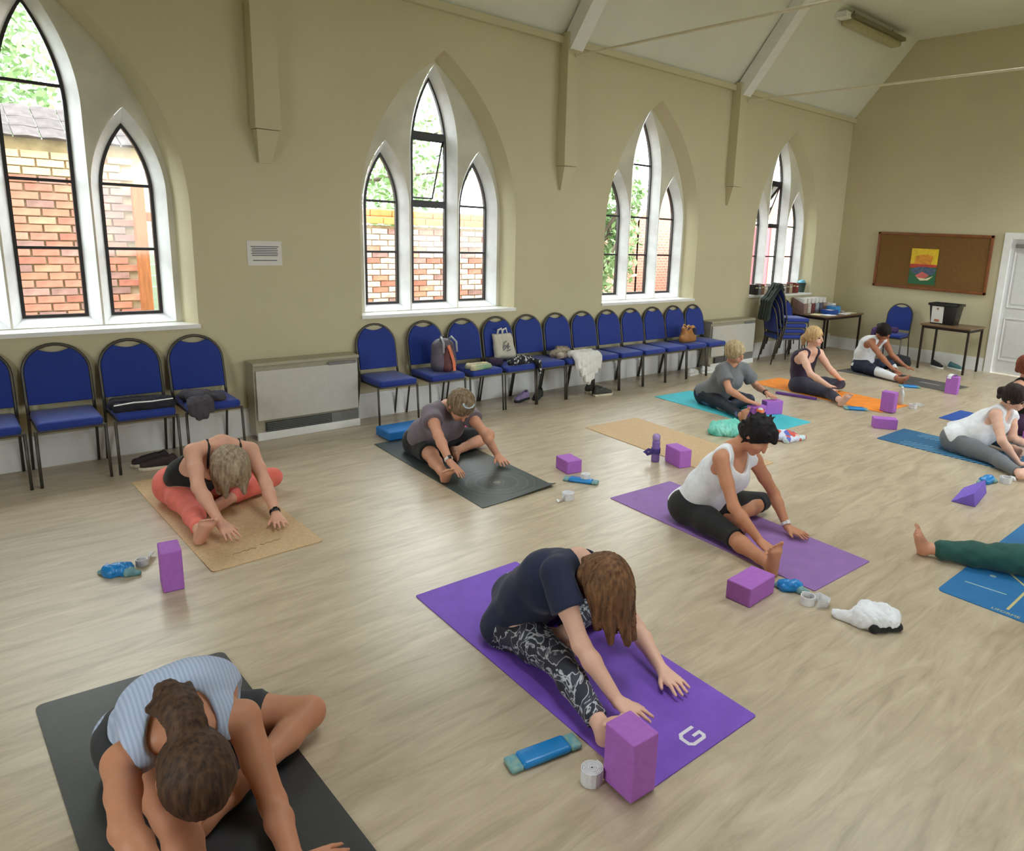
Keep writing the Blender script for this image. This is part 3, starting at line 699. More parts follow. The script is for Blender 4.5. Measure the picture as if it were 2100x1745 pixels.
# ================================================================ people: joint positions in metres (world)
JOINTS = {
    'P1': dict(pelvis=(0.466, 2.607, 0.091), hipR=(0.367, 2.595, 0.09), hipL=(0.565, 2.605, 0.087), kneeR=(0.386, 2.186, 0.09), kneeL=(0.881, 2.374, 0.095), ankR=(0.378, 1.798, 0.055), ankL=(0.551, 2.183, 0.064), toeR=(0.37, 1.765, 0.222), toeL=(0.416, 2.079, 0.05), waist=(0.472, 2.517, 0.239), chest=(0.471, 2.369, 0.317), neck=(0.434, 2.205, 0.346), head=(0.421, 2.018, 0.314), shR=(0.286, 2.303, 0.254), shL=(0.607, 2.216, 0.3), elR=(0.244, 2.031, 0.237), elL=(0.635, 2.046, 0.075), wrR=(0.278, 1.8, 0.215), wrL=(0.609, 1.803, 0.05), tipR=(0.418, 1.756, 0.14), tipL=(0.766, 1.757, 0.028)),
    'P2': dict(pelvis=(1.176, 5.106, 0.107), hipR=(1.081, 5.122, 0.105), hipL=(1.272, 5.1, 0.099), kneeR=(1.084, 4.717, 0.082), kneeL=(1.659, 4.95, 0.103), ankR=(1.038, 4.334, 0.072), ankL=(1.297, 4.806, 0.049), toeR=(1.07, 4.237, 0.208), toeL=(1.185, 4.677, 0.05), waist=(1.175, 4.982, 0.224), chest=(1.281, 4.873, 0.314), neck=(1.312, 4.802, 0.464), head=(1.305, 4.668, 0.328), shR=(1.132, 4.774, 0.431), shL=(1.477, 4.796, 0.373), elR=(1.087, 4.526, 0.285), elL=(1.496, 4.581, 0.193), wrR=(1.146, 4.351, 0.105), wrL=(1.478, 4.381, 0.059), tipR=(1.183, 4.203, 0.027), tipL=(1.46, 4.22, 0.028)),
    'P3': dict(pelvis=(3.001, 5.105, 0.082), hipR=(2.918, 5.151, 0.076), hipL=(3.089, 5.068, 0.1), kneeR=(2.814, 4.759, 0.099), kneeL=(3.482, 4.944, 0.102), ankR=(2.707, 4.386, 0.057), ankL=(3.106, 4.852, 0.055), toeR=(2.66, 4.266, 0.168), toeL=(3.032, 4.699, 0.05), waist=(2.931, 5.001, 0.204), chest=(2.991, 4.874, 0.31), neck=(3.011, 4.828, 0.471), head=(3.008, 4.64, 0.5), shR=(2.833, 4.807, 0.432), shL=(3.177, 4.804, 0.387), elR=(2.755, 4.557, 0.32), elL=(3.159, 4.541, 0.288), wrR=(2.737, 4.368, 0.165), wrL=(3.282, 4.518, 0.072), tipR=(2.794, 4.261, 0.052), tipL=(3.258, 4.358, 0.026)),
    'P4': dict(pelvis=(1.947, 2.449, 0.082), hipR=(1.86, 2.411, 0.059), hipL=(2.002, 2.524, 0.113), kneeR=(1.798, 2.011, 0.111), kneeL=(2.355, 2.297, 0.089), ankR=(1.696, 1.63, 0.062), ankL=(1.965, 2.215, 0.063), toeR=(1.656, 1.539, 0.206), toeL=(1.951, 2.04, 0.052), waist=(1.923, 2.368, 0.235), chest=(1.956, 2.234, 0.345), neck=(2.015, 2.139, 0.469), head=(1.986, 1.95, 0.426), shR=(1.834, 2.099, 0.474), shL=(2.162, 2.147, 0.349), elR=(1.814, 1.899, 0.238), elL=(2.242, 1.983, 0.113), wrR=(1.84, 1.701, 0.075), wrL=(2.164, 1.753, 0.053), tipR=(1.841, 1.531, 0.071), tipL=(2.136, 1.589, 0.028)),
    'P5': dict(pelvis=(3.69, 2.767, 0.108), hipR=(3.598, 2.792, 0.102), hipL=(3.783, 2.751, 0.101), kneeR=(3.517, 2.39, 0.083), kneeL=(4.155, 2.58, 0.088), ankR=(3.406, 2.017, 0.053), ankL=(3.769, 2.55, 0.06), toeR=(3.394, 1.995, 0.221), toeL=(3.748, 2.382, 0.05), waist=(3.677, 2.707, 0.265), chest=(3.718, 2.604, 0.396), neck=(3.745, 2.582, 0.562), head=(3.781, 2.428, 0.668), shR=(3.563, 2.536, 0.521), shL=(3.893, 2.503, 0.459), elR=(3.528, 2.385, 0.263), elL=(4.033, 2.419, 0.224), wrR=(3.562, 2.192, 0.09), wrL=(3.971, 2.259, 0.054), tipR=(3.494, 2.043, 0.076), tipL=(3.974, 2.095, 0.028)),
    'P6': dict(pelvis=(6.526, 4.864, 0.117), hipR=(6.436, 4.877, 0.097), hipL=(6.616, 4.848, 0.098), kneeR=(6.317, 4.499, 0.086), kneeL=(6.706, 4.462, 0.097), ankR=(6.157, 4.159, 0.059), ankL=(6.339, 4.542, 0.05), toeR=(6.089, 4.077, 0.185), toeL=(6.32, 4.378, 0.049), waist=(6.504, 4.728, 0.204), chest=(6.51, 4.633, 0.34), neck=(6.513, 4.611, 0.501), head=(6.455, 4.524, 0.654), shR=(6.341, 4.603, 0.455), shL=(6.666, 4.538, 0.438), elR=(6.251, 4.414, 0.275), elL=(6.849, 4.478, 0.241), wrR=(6.272, 4.194, 0.187), wrL=(6.755, 4.27, 0.174), tipR=(6.205, 4.049, 0.183), tipL=(6.717, 4.118, 0.143)),
    'P7': dict(pelvis=(8.1, 4.593, 0.095), hipR=(8.004, 4.594, 0.09), hipL=(8.191, 4.563, 0.1), kneeR=(7.98, 4.186, 0.073), kneeL=(8.527, 4.326, 0.094), ankR=(7.745, 3.878, 0.063), ankL=(8.139, 4.319, 0.055), toeR=(7.722, 3.778, 0.198), toeL=(8.199, 4.16, 0.05), waist=(8.101, 4.645, 0.258), chest=(8.066, 4.613, 0.421), neck=(8.051, 4.509, 0.554), head=(8.005, 4.462, 0.731), shR=(7.882, 4.533, 0.487), shL=(8.226, 4.497, 0.495), elR=(7.786, 4.339, 0.299), elL=(8.128, 4.28, 0.339), wrR=(7.844, 4.119, 0.19), wrL=(8.3, 4.185, 0.194), tipR=(8.004, 4.127, 0.15), tipL=(8.46, 4.208, 0.16)),
    'P8': dict(pelvis=(10.169, 4.828, 0.098), hipR=(10.075, 4.815, 0.091), hipL=(10.264, 4.814, 0.099), kneeR=(9.904, 4.443, 0.081), kneeL=(10.626, 4.621, 0.095), ankR=(9.777, 4.076, 0.057), ankL=(10.314, 4.39, 0.055), toeR=(9.694, 3.96, 0.148), toeL=(10.176, 4.291, 0.05), waist=(10.162, 4.839, 0.269), chest=(10.196, 4.767, 0.42), neck=(10.174, 4.64, 0.531), head=(10.065, 4.535, 0.646), shR=(10.008, 4.687, 0.469), shL=(10.351, 4.638, 0.482), elR=(9.891, 4.471, 0.325), elL=(10.221, 4.453, 0.309), wrR=(9.95, 4.298, 0.16), wrL=(10.351, 4.305, 0.164), tipR=(10.002, 4.157, 0.092), tipL=(10.397, 4.158, 0.103)),
    'P9': dict(pelvis=(7.069, 2.352, 0.107), hipR=(6.975, 2.336, 0.095), hipL=(7.161, 2.376, 0.1), kneeR=(6.831, 1.952, 0.076), kneeL=(7.552, 2.255, 0.095), ankR=(6.583, 1.653, 0.053), ankL=(7.339, 1.931, 0.055), toeR=(6.74, 1.607, 0.099), toeL=(7.2, 1.834, 0.05), waist=(7.101, 2.208, 0.189), chest=(7.204, 2.114, 0.292), neck=(7.218, 2.041, 0.446), head=(7.137, 1.936, 0.582), shR=(7.038, 2.046, 0.404), shL=(7.377, 2.008, 0.359), elR=(6.866, 1.908, 0.224), elL=(7.17, 1.91, 0.191), wrR=(6.925, 1.761, 0.036), wrL=(7.349, 1.762, 0.11), tipR=(7.031, 1.635, 0.047), tipL=(7.441, 1.634, 0.061)),
    'P10': dict(pelvis=(4.862, 0.822, 0.108), hipR=(4.957, 0.823, 0.1), hipL=(4.768, 0.836, 0.1), kneeR=(5.116, 1.2, 0.095), kneeL=(4.549, 1.182, 0.087), ankR=(4.729, 1.178, 0.055), ankL=(4.395, 1.544, 0.055), toeR=(4.559, 1.171, 0.05), toeL=(4.323, 1.577, 0.206), waist=(4.865, 0.857, 0.274), chest=(4.868, 0.812, 0.438), neck=(4.843, 0.845, 0.603), head=(4.823, 0.884, 0.788), shR=(5.017, 0.894, 0.561), shL=(4.722, 0.714, 0.554), elR=(4.978, 1.087, 0.356), elL=(4.589, 0.85, 0.342), wrR=(4.927, 1.263, 0.194), wrL=(4.542, 1.04, 0.194), tipR=(4.886, 1.411, 0.131), tipL=(4.474, 1.185, 0.152)),
    'P11': dict(pelvis=(8.34, 2.134, 0.097), hipR=(8.247, 2.156, 0.099), hipL=(8.423, 2.086, 0.099), kneeR=(8.217, 1.747, 0.085), kneeL=(8.807, 1.944, 0.095), ankR=(8.199, 1.359, 0.055), ankL=(8.452, 1.789, 0.055), toeR=(8.19, 1.35, 0.225), toeL=(8.305, 1.703, 0.05), waist=(8.368, 2.206, 0.25), chest=(8.323, 2.227, 0.412), neck=(8.315, 2.184, 0.575), head=(8.204, 2.146, 0.724), shR=(8.141, 2.205, 0.515), shL=(8.47, 2.108, 0.506), elR=(8.144, 1.954, 0.378), elL=(8.603, 1.893, 0.374), wrR=(8.18, 1.753, 0.243), wrL=(8.642, 1.75, 0.179), tipR=(8.203, 1.606, 0.172), tipL=(8.705, 1.606, 0.128)),
}
V3 = lambda *a: np.array(a[0] if len(a) == 1 else a, dtype=float)
def nrm_(v): return v/(np.linalg.norm(v)+1e-12)
def perp(v, n): return nrm_(v-n*np.dot(v, n))

class Field:
    """signed distance volume; smooth union / subtraction of shapes, then one closed skin over it"""
    def __init__(s, lo, hi, res):
        s.res = res; s.lo = V3(lo); n = np.ceil((V3(hi)-s.lo)/res).astype(int)+2
        s.a = np.full(n, 0.3, np.float32); s.ax = [(s.lo[i]+res*np.arange(n[i])).astype(np.float32) for i in range(3)]
    def _sl(s, lo, hi):
        i0 = np.maximum(0, np.floor((lo-s.lo)/s.res).astype(int)); i1 = np.minimum(s.a.shape, np.ceil((hi-s.lo)/s.res).astype(int)+1)
        if (i1 <= i0).any(): return None
        return tuple(slice(a, b) for a, b in zip(i0, i1))
    def _xyz(s, sl): return s.ax[0][sl[0]][:, None, None], s.ax[1][sl[1]][None, :, None], s.ax[2][sl[2]][None, None, :]
    def _d(s, p, sl):
        X, Y, Z = s._xyz(sl)
        if p[0] == 'c':
            _, a, b, r1, r2, ca, cb = p
            ab = b-a; L2 = float(ab@ab)+1e-9
            px, py, pz = X-a[0], Y-a[1], Z-a[2]
            t = (px*ab[0]+py*ab[1]+pz*ab[2])/L2; tc = np.clip(t, 0, 1)
            d = np.sqrt((px-tc*ab[0])**2+(py-tc*ab[1])**2+(pz-tc*ab[2])**2)-(r1+(r2-r1)*tc)
            L = math.sqrt(L2)
            if ca: d = np.maximum(d, -t*L)
            if cb: d = np.maximum(d, (t-1)*L)
            return d
        _, c, M, r = p
        q = [(X-c[0])*M[i][0]+(Y-c[1])*M[i][1]+(Z-c[2])*M[i][2] for i in range(3)]
        k0 = np.sqrt(sum((q[i]/r[i])**2 for i in range(3))); k1 = np.sqrt(sum((q[i]/r[i]**2)**2 for i in range(3)))+1e-9
        return k0*(k0-1)/k1
    @staticmethod
    def bb(p):
        if p[0] == 'c':
            m = max(p[3], p[4]); return np.minimum(p[1], p[2])-m, np.maximum(p[1], p[2])+m
        e = np.sqrt(((p[2]*np.array(p[3])[:, None])**2).sum(0)); return p[1]-e, p[1]+e
    def add(s, p, k=0.02):
        lo, hi = s.bb(p); m = k+3*s.res; sl = s._sl(lo-m, hi+m)
        if sl is None: return
        d = s._d(p, sl); a = s.a[sl]; h = np.clip(0.5+0.5*(a-d)/k, 0, 1); s.a[sl] = a+(d-a)*h-k*h*(1-h)
    def sub(s, p, k=0.008):
        lo, hi = s.bb(p); m = k+3*s.res; sl = s._sl(lo-m, hi+m)
        if sl is None: return
        d = -s._d(p, sl); a = s.a[sl]; h = np.clip(0.5-0.5*(a-d)/k, 0, 1); s.a[sl] = a+(d-a)*h+k*h*(1-h)
    def cut(s, p0, n):
        X, Y, Z = s._xyz((slice(None),)*3); s.a = np.maximum(s.a, (X-p0[0])*n[0]+(Y-p0[1])*n[1]+(Z-p0[2])*n[2]).astype(np.float32)
    def ripple(s, amp, f, seed=0):
        X, Y, Z = s._xyz((slice(None),)*3); r = np.random.default_rng(seed); acc = 0
        for i in range(6):
            k = r.normal(size=3); k = k/np.linalg.norm(k)*f*(0.6+0.3*i); acc = acc+np.sin(k[0]*X+k[1]*Y+k[2]*Z+r.uniform(0, 6))/(1+0.35*i)
        s.a = (s.a+amp*acc/2.5).astype(np.float32)
    def crease(s, amp, f, seed=0):
        X, Y, Z = s._xyz((slice(None),)*3); r = np.random.default_rng(seed); acc = 0
        for i in range(5):
            k = r.normal(size=3); k[2] *= .5; k = k/np.linalg.norm(k)*f*(0.5+0.35*i); w = r.normal(size=3)*f*.25
            acc = acc+(1-2*np.abs(np.sin(k[0]*X+k[1]*Y+k[2]*Z+1.2*np.sin(w[0]*X+w[1]*Y+w[2]*Z)+r.uniform(0, 6))))/(1+0.4*i)
        s.a = (s.a+amp*acc/2.2).astype(np.float32)
    def strands(s, c, axis, amp, n, seed=0):
        """fine grooves running away from an axis, as combed hair has"""
        X, Y, Z = s._xyz((slice(None),)*3); u = perp(V3(0.3, 0.5, 0.8), axis); w = np.cross(axis, u)
        th = np.arctan2((X-c[0])*w[0]+(Y-c[1])*w[1]+(Z-c[2])*w[2], (X-c[0])*u[0]+(Y-c[1])*u[1]+(Z-c[2])*u[2])
        s.a = (s.a+amp*(np.sin(n*th)+0.7*np.sin(n*0.43*th+1.3))).astype(np.float32)
    def mesh(s):
        a = s.a; S = a < 0
        c = np.zeros(np.array(a.shape)-1, np.int8)
        for i in (0, 1):
            for j in (0, 1):
                for k in (0, 1): c += S[i:a.shape[0]-1+i, j:a.shape[1]-1+j, k:a.shape[2]-1+k]
        act = (c > 0) & (c < 8); idx = np.argwhere(act)
        ids = np.full(act.shape, -1, np.int64); ids[act] = np.arange(len(idx))
        cr = [(i, j, k) for i in (0, 1) for j in (0, 1) for k in (0, 1)]
        val = {q: a[idx[:, 0]+q[0], idx[:, 1]+q[1], idx[:, 2]+q[2]] for q in cr}
        P = np.zeros((len(idx), 3)); W = np.zeros(len(idx))
        for q in cr:
            for d in range(3):
                if q[d] == 0:
                    q2 = list(q); q2[d] = 1; q2 = tuple(q2); v0, v1 = val[q], val[q2]; m = (v0 < 0) != (v1 < 0)
                    t = np.where(m, v0/(v0-v1+1e-12), 0)
                    pt = np.tile(np.array(q, float), (len(idx), 1)); pt[:, d] = t
                    P[m] += pt[m]; W[m] += 1
        P = (idx+P/np.maximum(W, 1)[:, None])*s.res+s.lo
        F = []
        for d in range(3):
            e, f = (d+1) % 3, (d+2) % 3
            sl0 = [slice(None)]*3; sl1 = [slice(None)]*3
            sl0[d] = slice(0, a.shape[d]-1); sl1[d] = slice(1, None)
            A, Bb = S[tuple(sl0)], S[tuple(sl1)]; cs = np.argwhere(A != Bb)
            cs = cs[(cs[:, e] > 0) & (cs[:, f] > 0) & (cs[:, e] < a.shape[e]-1) & (cs[:, f] < a.shape[f]-1)]
            if not len(cs): continue
            inside = A[cs[:, 0], cs[:, 1], cs[:, 2]]
            q = []
            for oe, of in ((0, 0), (1, 0), (1, 1), (0, 1)):
                cc = cs.copy(); cc[:, e] -= oe; cc[:, f] -= of; q.append(ids[cc[:, 0], cc[:, 1], cc[:, 2]])
            q = np.stack(q, 1); q[~inside] = q[~inside][:, ::-1]; F.append(q)
        F = np.concatenate(F); F = F[(F >= 0).all(1)]
        # two rounds of gentle smoothing
        for _ in range(2):
            acc = np.zeros_like(P); cnt = np.zeros(len(P))
            for i in range(4):
                np.add.at(acc, F[:, i], P[F[:, (i+1) % 4]]+P[F[:, (i+3) % 4]]); np.add.at(cnt, F[:, i], 2)
            P = P*0.5+0.5*acc/np.maximum(cnt, 1)[:, None]
        return P, F

def cone(a, b, r1, r2=None, ca=False, cb=False): return ('c', V3(a), V3(b), float(r1), float(r1 if r2 is None else r2), ca, cb)
def ell(c, ax, r): return ('e', V3(c), np.array(ax), tuple(r))
def grow(p, e):
    if p[0] == 'c': return ('c', p[1], p[2], p[3]+e, p[4]+e, p[5], p[6])
    return ('e', p[1], p[2], tuple(x+e for x in p[3]))
def skin_field(items, res, pad=0.03):
    lo = np.min([Field.bb(p)[0] for p, k in items], axis=0)-pad; hi = np.max([Field.bb(p)[1] for p, k in items], axis=0)+pad
    F = Field(lo, hi, res)
    for p, k in items: F.add(p, k)
    return F
def field_obj(name, F, m, origin, parent=None, zmin=None):
    P, Q = F.mesh()
    if zmin is not None: P[:, 2] = np.maximum(P[:, 2], zmin)
    P = P-origin
    me = bpy.data.meshes.new(name)
    me.vertices.add(len(P)); me.vertices.foreach_set('co', P.astype(np.float32).ravel())
    me.loops.add(len(Q)*4); me.loops.foreach_set('vertex_index', Q.astype(np.int32).ravel())
    me.polygons.add(len(Q)); me.polygons.foreach_set('loop_start', np.arange(0, 4*len(Q), 4, dtype=np.int32)); 
    me.polygons.foreach_set('use_smooth', np.ones(len(Q), bool))
    me.update(calc_edges=True); me.validate()
    if m: me.materials.append(m)
    o = bpy.data.objects.new(name, me); COL.objects.link(o)
    if parent: o.parent = parent
    return o

def person(key, label, skin, o):
    J = {k: V3(v) for k, v in JOINTS[key].items()}
    for k, v in o.get('fix', {}).items(): J[k] = V3(v)
    res = o.get('res', 0.007); B = o.get('bulk', 1.0)
    org = V3(J['pelvis'][0], J['pelvis'][1], 0.0)
    Rh = nrm_(J['hipR']-J['hipL']); Rs = nrm_(J['shR']-J['shL'])
    sp1 = nrm_(J['waist']-J['pelvis']); sp2 = nrm_(J['chest']-J['waist']); sp3 = nrm_(J['neck']-J['chest'])
    fr1 = nrm_(np.cross(sp1, Rh)); fr2 = nrm_(np.cross(nrm_(sp2+sp3), Rs)); Rw = nrm_(Rh+Rs)
    G = {}   # tag -> list of (shape, blend)
    T = []
    T.append((cone(J['hipR']+sp1*.01, J['hipL']+sp1*.01, .105*B), .03))
    for s, hn in ((1, 'hipR'), (-1, 'hipL')):
        T.append((ell(J[hn]-fr1*.045+Rh*s*.005, np.eye(3), (.098*B, .098*B, .092*B)), .04))
        T.append((cone(J[hn]+sp1*.05-Rh*s*.03, J['waist']+Rw*s*.045*B, .100*B, .096*B), .05))
        T.append((cone(J['waist']+Rw*s*.045*B, J['chest']+Rs*s*.062*B-fr2*.01, .096*B, .098*B), .05))
        T.append((cone(J['chest']+Rs*s*.062*B-fr2*.012, J['neck']*.52+J['sh'+'RL'[s < 0]]*.48-sp3*.05-fr2*.01, .094*B, .062), .05))
        T.append((cone(J['chest']+Rs*s*.075+fr2*.05, J['chest']+Rs*s*.075+fr2*.062-sp3*.02, .060*o.get('bust', 1.0)), .04))
        T.append((cone(J['neck']-sp3*.012-Rs*s*(-.02), J['sh'+'RL'[s < 0]]+sp3*.006, .045, .046), .035))
    T.append((cone(J['pelvis']+sp1*.055-fr1*.015, J['chest']-fr2*.005, .108*B, .104*B), .06))
    G['torso'] = T
    for s, S in ((1, 'R'), (-1, 'L')):
        sh, el, wr, tip = (J[n+S] for n in ('sh', 'el', 'wr', 'tip')); ab = o.get('arm', 1.0)
        m = sh*.5+el*.5
        G['arm'+S] = [(cone(sh, m, .050*ab, .043*ab), .03), (cone(m, el, .043*ab, .037*ab), .02), (cone(el, el*.7+wr*.3, .037*ab, .038*ab), .02), (cone(el*.7+wr*.3, wr, .038*ab, .0255*ab), .02)]
        hd = nrm_(tip-wr); pn = perp(V3(o.get('palm'+S, (0, 0, -1))), hd)     # palm normal
        th = np.cross(hd, pn)*s; hs = np.linalg.norm(tip-wr)/.165
        H = []; kn = []
        for i, (off, L, sp) in enumerate(((.031, .066, .16), (.011, .076, .04), (-.010, .071, -.06), (-.029, .056, -.18))):
            k0 = wr+hd*.082*hs+th*off*hs-pn*.004; H.append((cone(wr+th*off*.45+hd*.01, k0, .017, .0125), .012))
            d1 = nrm_(hd+th*sp*o.get('spread', 1.0)); d2 = nrm_(d1+pn*.25); d3 = nrm_(d1+pn*.10)
            a1 = k0+d1*L*.40*hs+(-pn)*.004; a2 = a1+d2*L*.32*hs; a3 = a2+d3*L*.28*hs
            H += [(cone(k0, a1, .0098, .0090), .004), (cone(a1, a2, .0088, .0082), .003), (cone(a2, a3, .0080, .0070), .003)]
        t0 = wr+hd*.028+th*.022; t1 = t0+nrm_(hd*.75+th*.75+pn*.2)*.040; t2 = t1+nrm_(hd*.95+th*.45+pn*.15)*.030
        H += [(cone(wr+hd*.015+th*.012, t0, .016, .0145), .01), (cone(t0, t1, .0135, .0110), .008), (cone(t1, t2, .0105, .0085), .004)]
        G['hand'+S] = H
        hip, kn_, an, to = (J[n+S] for n in ('hip', 'knee', 'ank', 'toe')); lb = o.get('leg', 1.0)
        G['thigh'+S] = [(cone(hip, hip*.5+kn_*.5, .088*lb, .076*lb), .04), (cone(hip*.5+kn_*.5, kn_, .076*lb, .056*lb), .03)]
        sd = nrm_(an-kn_); back = perp(V3(0, 0, -1), sd)
        cm = kn_*.68+an*.32
        G['shin'+S] = [(cone(kn_, cm+back*.006, .053*lb, .052*lb), .03), (cone(cm+back*.006, kn_*.25+an*.75, .052*lb, .036*lb), .02), (cone(kn_*.25+an*.75, an, .036*lb, .033), .02)]
        fd = nrm_(to-an); sh_ = perp(sd, fd); inn = nrm_(np.cross(fd, sh_))*s
        heel = an-fd*.032+sh_*.022; ball = an+fd*.105+sh_*.016
        Ft = [(cone(an, heel, .034, .031), .02), (cone(heel, ball, .029, .024), .02)]
        for q in (-.028, 0, .028): Ft.append((cone(an+fd*.02+sh_*.01, ball+inn*q, .030, .0195), .02))
        for i, (q, L, r) in enumerate(((.033, .050, .0130), (.012, .050, .0088), (-.005, .045, .0084), (-.021, .038, .0080), (-.036, .030, .0078))):
            b0 = ball+inn*q-sh_*.002; d = nrm_(fd+inn*q*2.5); Ft += [(cone(b0, b0+d*L*.6-sh_*.004, r, r*.92), .006), (cone(b0+d*L*.6-sh_*.004, b0+d*L+sh_*.003, r*.95, r*.9), .003)]
        G['foot'+S] = Ft
    # head
    hf = nrm_(V3(o['face'])); H0 = J['head']; hu = perp(H0-J['neck'], hf) if 'crown' not in o else perp(V3(o['crown']), hf); hl = np.cross(hf, hu)   # hl = wearer's right
    ax = np.array([hl, hf, hu]); hk = o.get('head', 1.0); at = lambda l, f_, u: H0+(hl*l+hf*f_+hu*u)*hk
    Hd = [(cone(J['neck']-sp3*.02, at(0, -.022, -.055), .054, .050), .03), (ell(at(0, -.012, .025), ax, tuple(x*hk for x in (.075, .094, .090))), .03), (ell(at(0, .028, -.045), ax, tuple(x*hk for x in (.058, .062, .070))), .03),
          (ell(at(0, .070, -.092), ax, tuple(x*hk for x in (.024, .020, .020))), .02), (cone(at(0, .090, .012), at(0, .106, -.026), .0085, .0125), .012), (cone(at(-.020, .085, -.062), at(.020, .085, -.062), .010), .010)]
    for s in (-1, 1): Hd += [(ell(at(s*.077, -.010, -.010), ax, tuple(x*hk for x in (.010, .020, .031))), .006), (ell(at(s*.040, .062, -.030), ax, tuple(x*hk for x in (.028, .028, .026))), .02)]
    G['head'] = Hd
    items = sum((G[k] for k in ('torso', 'thighR', 'thighL', 'shinR', 'shinL', 'armR', 'armL', 'head', 'handR', 'handL', 'footR', 'footL')), [])
    F = skin_field(items, res)
    for s in (-1, 1): F.sub(ell(at(s*.033, .094, .012), ax, (.020, .012, .012)), .012)
    body = field_obj('person', F, skin, org, zmin=o.get('zmin', 0.008)); body.location = tuple(org)
    tag(body, label, 'person', 'people in the yoga class')
    # features
    if o.get('eyes'):
        for s in (-1, 1):
            e = skin_field([(ell(at(s*.033, .078, .012), ax, (.012, .010, .008)), .004)], .003, .01); field_obj('eye', e, mat('dark_eye', (58, 44, 38), rough=0.2), org, body)
            e = skin_field([(cone(at(s*.018, .090, .034), at(s*.048, .078, .034), .0045), .004)], .003, .01); field_obj('eyebrow', e, o['hair_m'], org, body)
        e = skin_field([(cone(at(-.020, .0935, -.062), at(.020, .0935, -.062), .0055), .004)], .003, .01); field_obj('lips', e, mat('lip_pink', (186, 110, 100), rough=0.4), org, body)
    # leggings or shorts
    lg = o['legs']; e = lg.get('e', .006)
    wl = J['waist']*lg.get('rise', .62)+J['pelvis']*(1-lg.get('rise', .62))
    hp = [(grow(G['torso'][i][0], e), G['torso'][i][1]) for i in (0, 1, 2, 7, 8)]; it = []
    for S in 'RL':
        for (p, k) in G['thigh'+S]:
            it.append((grow(p, e), k))
        fr_ = lg['to'+S] if 'to'+S in lg else lg['to']      # 0..1 thigh, 1..2 shin
        hip, kn_, an = J['hip'+S], J['knee'+S], J['ank'+S]
        if fr_ < 1:
            it = it[:-2]; q = hip*(1-fr_)+kn_*fr_; mid = hip*.5+kn_*.5
            if fr_ > .5:
                it.append((grow(G['thigh'+S][0][0], e), .04)); r_ = .076+(.056-.076)*(fr_-.5)*2; it.append((cone(mid, q, .076*lb+e, r_*lb+e+.006, cb=True), .012))
            else: it.append((cone(hip, q, .088*lb+e, .078*lb+e+.006, cb=True), .02))
        else:
            u = fr_-1; pts = [(0, .053), (.32, .052), (.75, .036), (1, .033)]
            for (u0, r0), (u1, r1) in zip(pts, pts[1:]):
                if u0 >= u: break
                ue = min(u, u1); re = r0+(r1-r0)*(ue-u0)/(u1-u0); last = ue >= u-1e-6
                it.append((cone(kn_*(1-u0)+an*u0, kn_*(1-ue)+an*ue, r0*lb+e, re*lb+e+(.003 if last else 0), cb=last), .02 if not last else .006))
    F = skin_field(hp+it, res); F.a[:] = 0.3
    for p, k in hp: F.add(p, k)
    F.cut(wl, sp1)                      # waistband, before the legs are joined on
    for p, k in it: F.add(p, k)
    if lg.get('fold'): F.ripple(lg['fold'], 60, 3)
    field_obj(lg.get('name', 'leggings'), F, lg['m'], org, body, zmin=0.006)
    # top
    tp = o['top']; e = tp.get('e', .010)
    it = [(grow(p, e), k) for p, k in G['torso'][1:]]
    if tp.get('loose'):
        it.append((cone(J['waist']+fr2*.02, J['chest']+fr2*.03, .12*B+tp['loose'], .115*B+tp['loose']), .05))
    kind = tp['kind']
    if kind == 'tee':
        for S in 'RL':
            u = tp.get('sleeve', .5); q = J['sh'+S]*(1-u)+J['el'+S]*u
            it.append((cone(J['sh'+S], q, .056+e, .052+e+tp.get('flare', .008), cb=True), .025))
    F = skin_field(it, res)
    if tp.get('fold', .004): F.ripple(tp.get('fold', .004), tp.get('ff', 45), 5)
    hem = J['pelvis']+(J['waist']-J['pelvis'])*tp.get('hem', .05)
    F.cut(hem, -nrm_(sp1*.8+V3(0, 0, .2)))
    if kind == 'tee':
        F.sub(cone(J['neck']-sp3*.01, J['neck']+sp3*.12+fr2*.02, .068, .09), .006)
    elif kind == 'tank':
        nr = tp.get('neck', .078); F.sub(cone(J['neck']-sp3*tp.get('scoop_b', .01)-fr2*.02, J['neck']+sp3*.14, nr, nr+.03), .008)
        F.sub(cone(J['neck']-sp3*tp.get('scoop', .05)+fr2*.09, J['neck']+sp3*.12+fr2*.07, nr-.005, nr), .008)
        for s, S in ((1, 'R'), (-1, 'L')):
            ar = tp.get('arm', .080); c_ = J['sh'+S]+Rs*s*tp.get('out', .035)
            F.sub(cone(c_-sp3*tp.get('drop', .06), c_+sp3*.08, ar, ar), .008)
    top = field_obj(tp.get('name', 't_shirt' if kind == 'tee' else 'vest_top'), F, tp['m'], org, body, zmin=0.006)
    if tp.get('straps'):
        for s, S in ((1, 'R'), (-1, 'L')):
            base = J['neck']*.45+J['sh'+S]*.55
            pts = [J['chest']+Rs*s*.07+fr2*.105*B-sp3*.0, base+fr2*.075-sp3*.03, base+fr2*.035+sp3*.040, base-fr2*.02+sp3*.042, base-fr2*.068-sp3*.02, J['chest']+Rs*s*.07-fr2*.105*B-sp3*.04]
            MB().tube([Vector(p-org) for p in pts], 0.007, 8).build('shoulder_strap', tp['m'], body, smooth=True)
    # hair
    hr = o['hair']; g = hr.get('vol', .014)
    it = [(ell(at(0, -.016, .027), ax, (.075*hk+g, .094*hk+g, .090*hk+g)), .02), (ell(at(0, -.050, -.035), ax, (.066*hk+g*.6, .050*hk+g*.6, .055*hk)), .03)]
